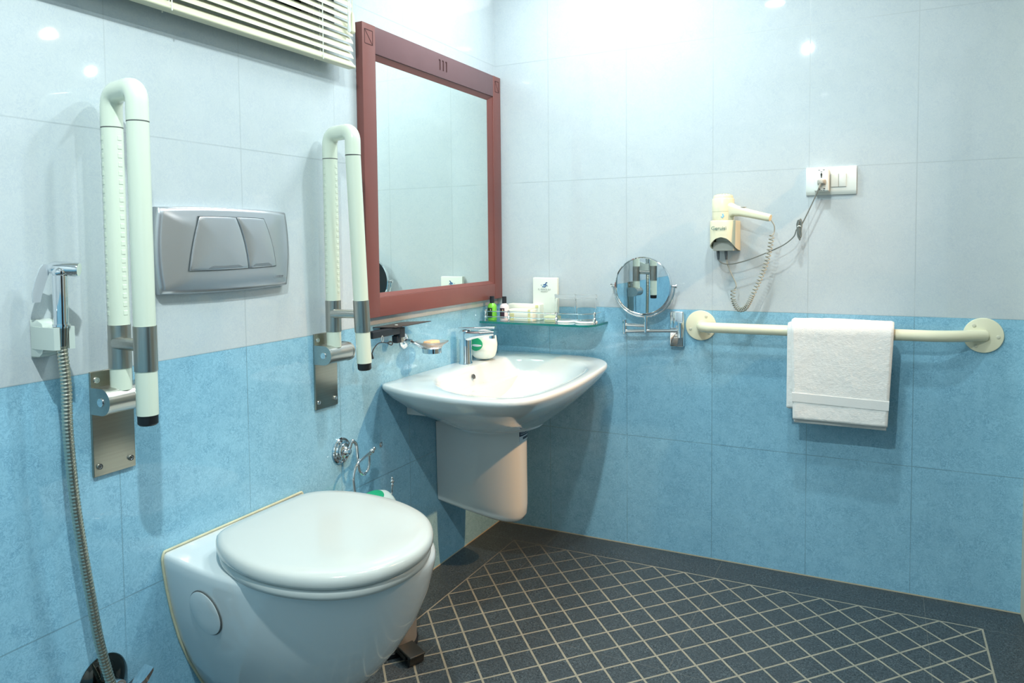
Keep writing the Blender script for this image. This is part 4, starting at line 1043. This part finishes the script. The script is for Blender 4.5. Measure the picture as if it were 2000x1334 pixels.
# towel folded over the bar
tw = thing('hand_towel', 'folded white terry hand towel hanging over the cream bar', 'towel', (1.22, BRy, 0.54))
def sheet(path, x0f, x1f, th, nx=110, seed=0, amp=0.0009, sub=0.0045):
    """cloth of thickness th following a path in (y,z); x0f/x1f edges as functions of path fraction"""
    P = []; 
    for a, b in zip(path, path[1:]):
        a, b = Vector(a), Vector(b); L_ = (b-a).length; n = max(1, int(L_/sub))
        for j in range(n): P.append(a.lerp(b, j/n))
    P.append(Vector(path[-1])); K = len(P); tot = K-1
    rings_ = []
    for i, p in enumerate(P):
        t = i/tot; a = P[max(0, i-1)]; b = P[min(K-1, i+1)]; d = (b-a).normalized(); n2 = Vector((-d.y, d.x))
        e = min(1, min(i, K-1-i)/1.5+0.35); ring = []
        x0, x1 = x0f(t, p.y), x1f(t, p.y)
        for side in (1, -1):
            rng = range(nx+1) if side == 1 else range(nx, -1, -1)
            for j in rng:
                u = j/nx; edge = min(1, min(j, nx-j)/2.0*0.5+0.35)
                x = x0+(x1-x0)*u
                wv = 0.0012*math.sin(u*7+seed+p.y*8)
                q = noise.noise(Vector((x*150, p.y*150, p.x*90+seed)))*amp + noise.noise(Vector((x*30, p.y*30, seed*3.1)))*amp*0.8
                h = side*th*0.5*e*edge + (q*side if side*1 > 0 or True else 0) + wv
                pos = p + n2*h
                ring.append((x, pos.x, pos.y))
        rings_.append(ring)
    mb = MB(); mb.rings(rings_); return mb
th = 0.010
def over(yb, zb, yf, zf, r, zc, n=14, lift=0.0):
    p = [(BRy+r, zb)]
    if yb: p = [(yb, zb), (BRy+r, zc-0.06)]
    for k in range(n+1):
        a = PI*k/n; p.append((BRy+r*math.cos(a), zc+r*math.sin(a)))
    p += [(yf if yf else BRy-r, zf)]
    return p
rI = BRr+0.0065
back = over(BRy+rI+0.002, 0.560, BRy-rI-0.001, 0.572, rI, 0.814)
mb = sheet(back, lambda t, z: 1.070-0.004*(0.82-z), lambda t, z: 1.340+0.0*(z), 0.008, seed=3)
obj('inner_layer', mb, M_TOWEL, tw, 180)
rO = BRr+0.0185
front = over(BRy+rO, 0.575, BRy-rO-0.006, 0.541, rO, 0.814)
def fx0(t, z): return 1.081+0.030*(0.84-z) if z < 0.84 else 1.081
def fx1(t, z): return 1.366-0.047*(0.84-z) if z < 0.84 else 1.366
mb = sheet(front, fx0, fx1, 0.013, seed=1)
fr_ = obj('front_fold', mb, M_TOWEL, tw, 180)
# lower under-fold peeping below the front
mb = sheet([(BRy-rI-0.004, 0.62), (BRy-rI-0.007, 0.529)], lambda t, z: 1.092, lambda t, z: 1.349, 0.006, seed=5)
obj('lower_hem', mb, M_TOWEL, tw, 180)
mb = MB(); yb_ = BRy-rO-0.0048
rs = []
n = 40
for z, dd in ((0.5972, 0.0050), (0.5980, 0.0078), (0.6115, 0.0079), (0.6252, 0.0078), (0.6260, 0.0050)):
    x0, x1 = fx0(0, z), fx1(0, z)
    rs.append([(x0+(x1-x0)*k/n, yb_-dd+0.0012*math.sin(k/n*7+1+z*8), z-0.006*k/n) for k in range(n+1)] + [(x0+(x1-x0)*k/n, yb_, z-0.006*k/n) for k in range(n, -1, -1)])
mb.rings(rs); obj('woven_band', mb, M_BAND, fr_, 60, label='flat smooth woven band')

# ------------------------------------------------------------------ hair dryer in its cradle
cr_ = thing('hair_dryer_cradle', 'cream wall cradle holding the hair dryer on back wall', 'cradle', (0.868, 0, 1.075))
def csec(z, yfront):
    x0, x1 = 0.8285, 0.9075; p = [(x0+0.004, -0.001), (x0, yfront*0.55)]
    for k in range(17):
        a = PI + PI*k/16; p.append(((x0+x1)/2+(x1-x0)/2*math.copysign(abs(math.cos(a))**0.55, math.cos(a)), yfront*0.72+yfront*0.28*abs(math.sin(a))**0.8))
    p += [(x1, yfront*0.55), (x1+0.004, -0.001)]
    return [(x, y, z) for x, y in p]
outl_ = csec(0, -0.108)
def cz_low(x, y):  # arched lower edge: cut high in front, low at the wall
    t = min(1, max(0, (-y-0.02)/0.088)); u = (x-0.868)/0.040
    return 1.066 + t*(0.020+0.026*(1-min(1, u*u)))
m_ = len(outl_); 
def wallring(z=None, s_=1.0, low=False):
    r = []
    for (x, y, _) in outl_:
        xx = 0.868+(x-0.868)*s_; yy = -0.001+(y+0.001)*(s_ if s_ < 1 else 1)
        r.append((xx, yy, cz_low(x, y) if low else z))
    return r
mb = MB(); levels = [wallring(low=True), wallring(1.12), wallring(1.160), wallring(1.1655, 0.985), wallring(1.1665, 0.95), wallring(1.160, 0.90), wallring(1.12, 0.90), wallring(1.110, 0.88)]
inn_low = []
for (x, y, _) in outl_:
    inn_low.append((0.868+(x-0.868)*0.92, -0.001+(y+0.001)*0.93, cz_low(x, y)+0.001))
# outer shell
vs = []; 
mb.rings([inn_low]+levels, cap0=False, cap1=True)
ck = obj('shell', mb, M_CREAM, cr_, 45)
mb = MB(); mb.box((0.868, -0.036, 1.082), (0.066, 0.068, 0.030), 0.003); mb.box((0.868, -0.040, 1.103), (0.05, 0.05, 0.03), 0.004); obj('inner_block', mb, mat('shaded_cream', (0.58, 0.60, 0.55), 0.4), cr_)  # shell's cream darkened, so the shade inside the cradle is in the colour
mb = text_mb('Geruisi', 0.0165, (0.861, -0.1092, 1.1405), (1, 0, 0), (0, 0, 1), 0.0004); obj('lettering', mb, mat('teal_grey_ink', (0.10, 0.20, 0.20), 0.4), ck, 0, label='grey word on the cradle front')
for i, xx in enumerate((0.8480, 0.8735)):
    mb = MB(); mb.tube([(xx, -0.050, 1.068), (xx+0.001, -0.052, 1.052), (xx+0.002, -0.053, 1.038)], [0.0052, 0.0048, 0.0036], 14)
    obj('strain_relief', mb, M_DGREY, cr_, label='dark grey cord sleeve')
hdr = thing('hair_dryer', 'cream hair dryer standing nose down in the wall cradle, handle to the right', 'hair dryer', (0.866, -0.066, 1.12))
hx, hy = 0.8665, -0.064
mb = MB(); mb.lathe([(0.024, 1.118), (0.027, 1.13), (0.0335, 1.165), (0.0345, 1.180), (0.0345, 1.1935), (0.0340, 1.1940), (0.0340, 1.1950), (0.0348, 1.1955), (0.0352, 1.235), (0.0335, 1.2385), (0.0005, 1.2385)], (hx, hy, 0), seg=48); brl = obj('barrel', mb, M_CREAM, hdr, 40)
mb = MB(); mb.lathe([(0.0312, 1.2380), (0.0312, 1.2450), (0.0295, 1.2485), (0.022, 1.2515), (0.012, 1.2528), (0.0005, 1.253)], (hx, hy, 0), seg=48); ic = obj('intake_cap', mb, M_CREAM, hdr, 40)
mb = MB()
for ring_, rr2, zz in ((16, 0.0260, 1.2500), (12, 0.0185, 1.2524), (8, 0.0110, 1.2532)):
    for k in range(ring_):
        a = 2*PI*k/ring_; mb.lathe([(0.0017, -0.001), (0.0017, 0.0006), (0.0002, 0.0006)], (hx+rr2*math.cos(a), hy+rr2*math.sin(a), zz), (0.25*math.cos(a), 0.25*math.sin(a), 1), 8)
obj('grille_holes', mb, mat('grille_shadow', (0.45, 0.45, 0.34), 0.6), ic)  # dots darker than the cap: shade of the intake holes painted on
mb = MB()
hA = Vector((hx+0.020, hy-0.010, 1.203)); hB = Vector((1.020, hy-0.055, 1.1695)); rs = []
for k, t in enumerate((0, 0.06, 0.16, 0.3, 0.5, 0.75, 0.96, 1.0)):
    c = hA.lerp(hB, t); d = (hB-hA).normalized(); sd_ = d.cross(Vector((0, 0, 1))).normalized(); up_ = sd_.cross(d)
    hh = (0.062, 0.052, 0.036, 0.030, 0.0265, 0.0245, 0.0235, 0.020)[k]; ww = (0.040, 0.032, 0.026, 0.024, 0.0235, 0.023, 0.022, 0.018)[k]
    dz = (-0.004, -0.004, -0.001, 0, 0, 0, 0, 0)[k]
    rs.append([c + sd_*a + up_*(b+dz) for a, b in rrect(ww, hh, min(ww, hh)*0.42, 5)])
mb.rings(rs); hn = obj('handle', mb, M_CREAM, hdr, 60)
c = hA.lerp(hB, 0.36); mb = MB(); mb.ell((c.x, c.y-0.002, c.z+0.0165), (0.0095, 0.006, 0.0022)); obj('switch', mb, M_GREYP, hn, label='grey oval switch')
mb = MB()
a0 = math.radians(-84)
for (da, z, s_) in ((-0.10, 1.178, 0.0014), (0.02, 1.1765, 0.0022), (0.08, 1.181, 0.0030), (0.05, 1.186, 0.0020)):
    mb.ell((hx+0.0346*math.cos(a0+da), hy+0.0346*math.sin(a0+da), z), (s_, 0.0008, s_*1.3))
obj('blue_mark', mb, M_LOGOC, brl)
# coiled cord
run = spline([(0.900, -0.062, 0.942), (0.899, -0.066, 0.918), (0.906, -0.070, 0.893), (0.920, -0.074, 0.876), (0.938, -0.080, 0.880), (0.952, -0.086, 0.900), (0.972, -0.092, 0.944), (0.992, -0.098, 0.989), (1.008, -0.104, 1.034), (1.018, -0.108, 1.078), (1.024, -0.112, 1.118)], 30)
cl_ = [0]
for a, b in zip(run, run[1:]): cl_.append(cl_[-1]+(b-a).length)
tot = cl_[-1]; pts = []; turns = 39; ns = turns*14
T0 = None; nx_ = Vector((0, 1, 0)); j = 0
def frac(t):   # tight turns at the bottom of the loop, open on the long side
    return t
ph_ = 0
for i in range(ns+1):
    s_ = tot*i/ns
    while j < len(cl_)-2 and cl_[j+1] < s_: j += 1
    t = (s_-cl_[j])/max(1e-9, cl_[j+1]-cl_[j]); p = run[j].lerp(run[j+1], t); T_ = (run[j+1]-run[j]).normalized()
    nx_ = (nx_-T_*nx_.dot(T_)).normalized(); ny_ = T_.cross(nx_)
    q = s_/tot; dens = 1.55 if 0.10 < q < 0.42 else 0.92
    ph_ += 2*PI/14*dens*0.86
    pts.append(p + (nx_*math.cos(ph_)+ny_*math.sin(ph_))*0.0068)
full = [Vector((0.8755, -0.053, 1.040)), Vector((0.880, -0.054, 1.020)), Vector((0.893, -0.056, 0.990)), Vector((0.906, -0.058, 0.962)), Vector((0.908, -0.060, 0.950))]
pre = spline(full+[pts[0]], 8); post = spline([pts[-1], Vector((1.031, -0.114, 1.128)), Vector((1.031, -0.117, 1.145)), Vector((1.022, -0.119, 1.163))], 8)
mb = MB(); mb.tube(pre[:-1]+pts+post[1:], 0.0017, 8); obj('coiled_cord', mb, M_CORD, hdr, 180, label='taupe coiled cord')
mb = MB(); mb.tube(spline([(0.8500, -0.053, 1.040), (0.853, -0.055, 1.034), (0.868, -0.058, 1.025), (0.895, -0.060, 1.024), (0.935, -0.060, 1.034), (0.985, -0.060, 1.053), (1.030, -0.060, 1.073), (1.060, -0.060, 1.090), (1.083, -0.060, 1.112), (1.091, -0.060, 1.134), (1.1015, -0.060, 1.142), (1.115, -0.060, 1.168), (1.140, -0.060, 1.225), (1.153, -0.062, 1.258), (1.158, -0.058, 1.271)], 8), 0.0020, 8)
pw = obj('power_cord', mb, M_GREYCORD, cr_, 180, label='thin grey power cord')
mb = MB()
for dx, top_z, bot_z in ((0.0, 1.163, 1.106), (0.003, 1.160, 1.100), (0.006, 1.166, 1.108)):
    c0 = 1.0945+dx; yy = -0.0625-dx*0.5
    mb.tube(spline([(c0+0.002, yy, top_z), (c0+0.006, yy, (top_z+1.135)/2), (c0+0.004, yy, 1.13), (c0+0.005, yy, (bot_z+1.13)/2), (c0+0.003, yy, bot_z), (c0-0.001, yy, (bot_z+1.13)/2), (c0-0.001, yy, 1.13), (c0-0.003, yy, (top_z+1.135)/2)], 6, True), 0.0018, 8, closed=True)
obj('bundled_loops', mb, M_GREYCORD, pw, 180)
mb = MB(); mb.tube(spline([(1.092, -0.0605, 1.140), (1.0985, -0.0675, 1.1440), (1.106, -0.0605, 1.140), (1.0985, -0.054, 1.136)], 5, True), 0.0018, 8, closed=True); obj('white_tie', mb, M_WPLAST, pw)

# ------------------------------------------------------------------ switch and socket plate
sw = thing('switch_plate', 'white switch and socket plate on back wall with the dryer plugged in', 'socket', (1.185, 0, 1.285))
SW0, SW1, SB, ST = 1.113, 1.2575, 1.2415, 1.3290
mb = MB(); cxs = (SW0+SW1)/2; rs = []
prof = [(SB, -0.0005), (SB, -0.006), (SB+0.006, -0.0095), (SB+0.014, -0.012), (ST-0.014, -0.012), (ST-0.006, -0.0095), (ST, -0.006), (ST, -0.0005)]
mb.rings([[(x, y, z) for z, y in prof] for x in (SW0, SW0+0.0008, SW1-0.0008, SW1)]); swp = obj('plate', mb, M_WPLAST, sw, 25)
for xx in (1.196, 1.2185):
    mb = MB(); mb.box((xx, -0.0135, 1.2855), (0.0212, 0.004, 0.041), 0.001, Matrix.Rotation(math.radians(3), 3, 'X')); obj('rocker_switch', mb, M_WPLAST, sw)
mb = MB(); mb.box((1.2072, -0.0122, 1.2645), (0.0435, 0.0012, 0.0016)); mb.box((1.2072, -0.0124, 1.2855), (0.0008, 0.0010, 0.041)); mb.box((1.1850, -0.0124, 1.2855), (0.0008, 0.0010, 0.041)); obj('switch_gap', mb, M_GREYP, swp, 0)
ad = thing('travel_adapter', 'white cube-shaped plug adapter fitted in the wall socket plate', 'adapter', (1.163, -0.012, 1.285))
mb = MB(); mb.box((1.1605, -0.031, 1.2860), (0.0430, 0.037, 0.0700), 0.004); adb = obj('block', mb, M_WPLAST, ad, 40)
mb = MB(); fy = -0.0498
for (x, z, w_, h_) in ((1.1535, 1.3165, 0.005, 0.0012), (1.1665, 1.3170, 0.006, 0.0012), (1.160, 1.3115, 0.005, 0.0012), (1.1545, 1.2575, 0.0055, 0.0025), (1.1685, 1.2585, 0.0055, 0.0025), (1.1535, 1.2535, 0.005, 0.001), (1.1605, 1.2535, 0.004, 0.001), (1.1675, 1.2540, 0.005, 0.001)):
    mb.box((x, fy, z), (w_, 0.001, h_))
for z, r_ in ((1.3065, 0.0016), (1.3025, 0.0028), (1.2985, 0.0022), (1.2945, 0.0018)): mb.lathe([(r_, -0.0005), (r_, 0.0006), (0.0002, 0.0006)], (1.160, fy, z), (0, -1, 0), 12)
obj('pin_slots', mb, M_SLOT, adb, 0)
mb = MB(); mb.rings([[(1.1610+a, y, 1.2795+b) for a, b in rrect(w_, h_, min(w_, h_)*0.3, 4)] for y, w_, h_ in ((-0.0500, 0.025, 0.0165), (-0.056, 0.0245, 0.016), (-0.064, 0.018, 0.013), (-0.067, 0.010, 0.009))]); obj('plug', mb, mat('taupe_plug', (0.42, 0.42, 0.38), 0.35), pw, 50)
mb = MB(); mb.tube([(1.1600, -0.064, 1.2790), (1.1575, -0.0625, 1.2710), (1.1545, -0.0615, 1.2620)], [0.004, 0.0034, 0.0028], 12); obj('cord_sleeve', mb, mat('taupe_sleeve', (0.45, 0.45, 0.40), 0.35), pw)
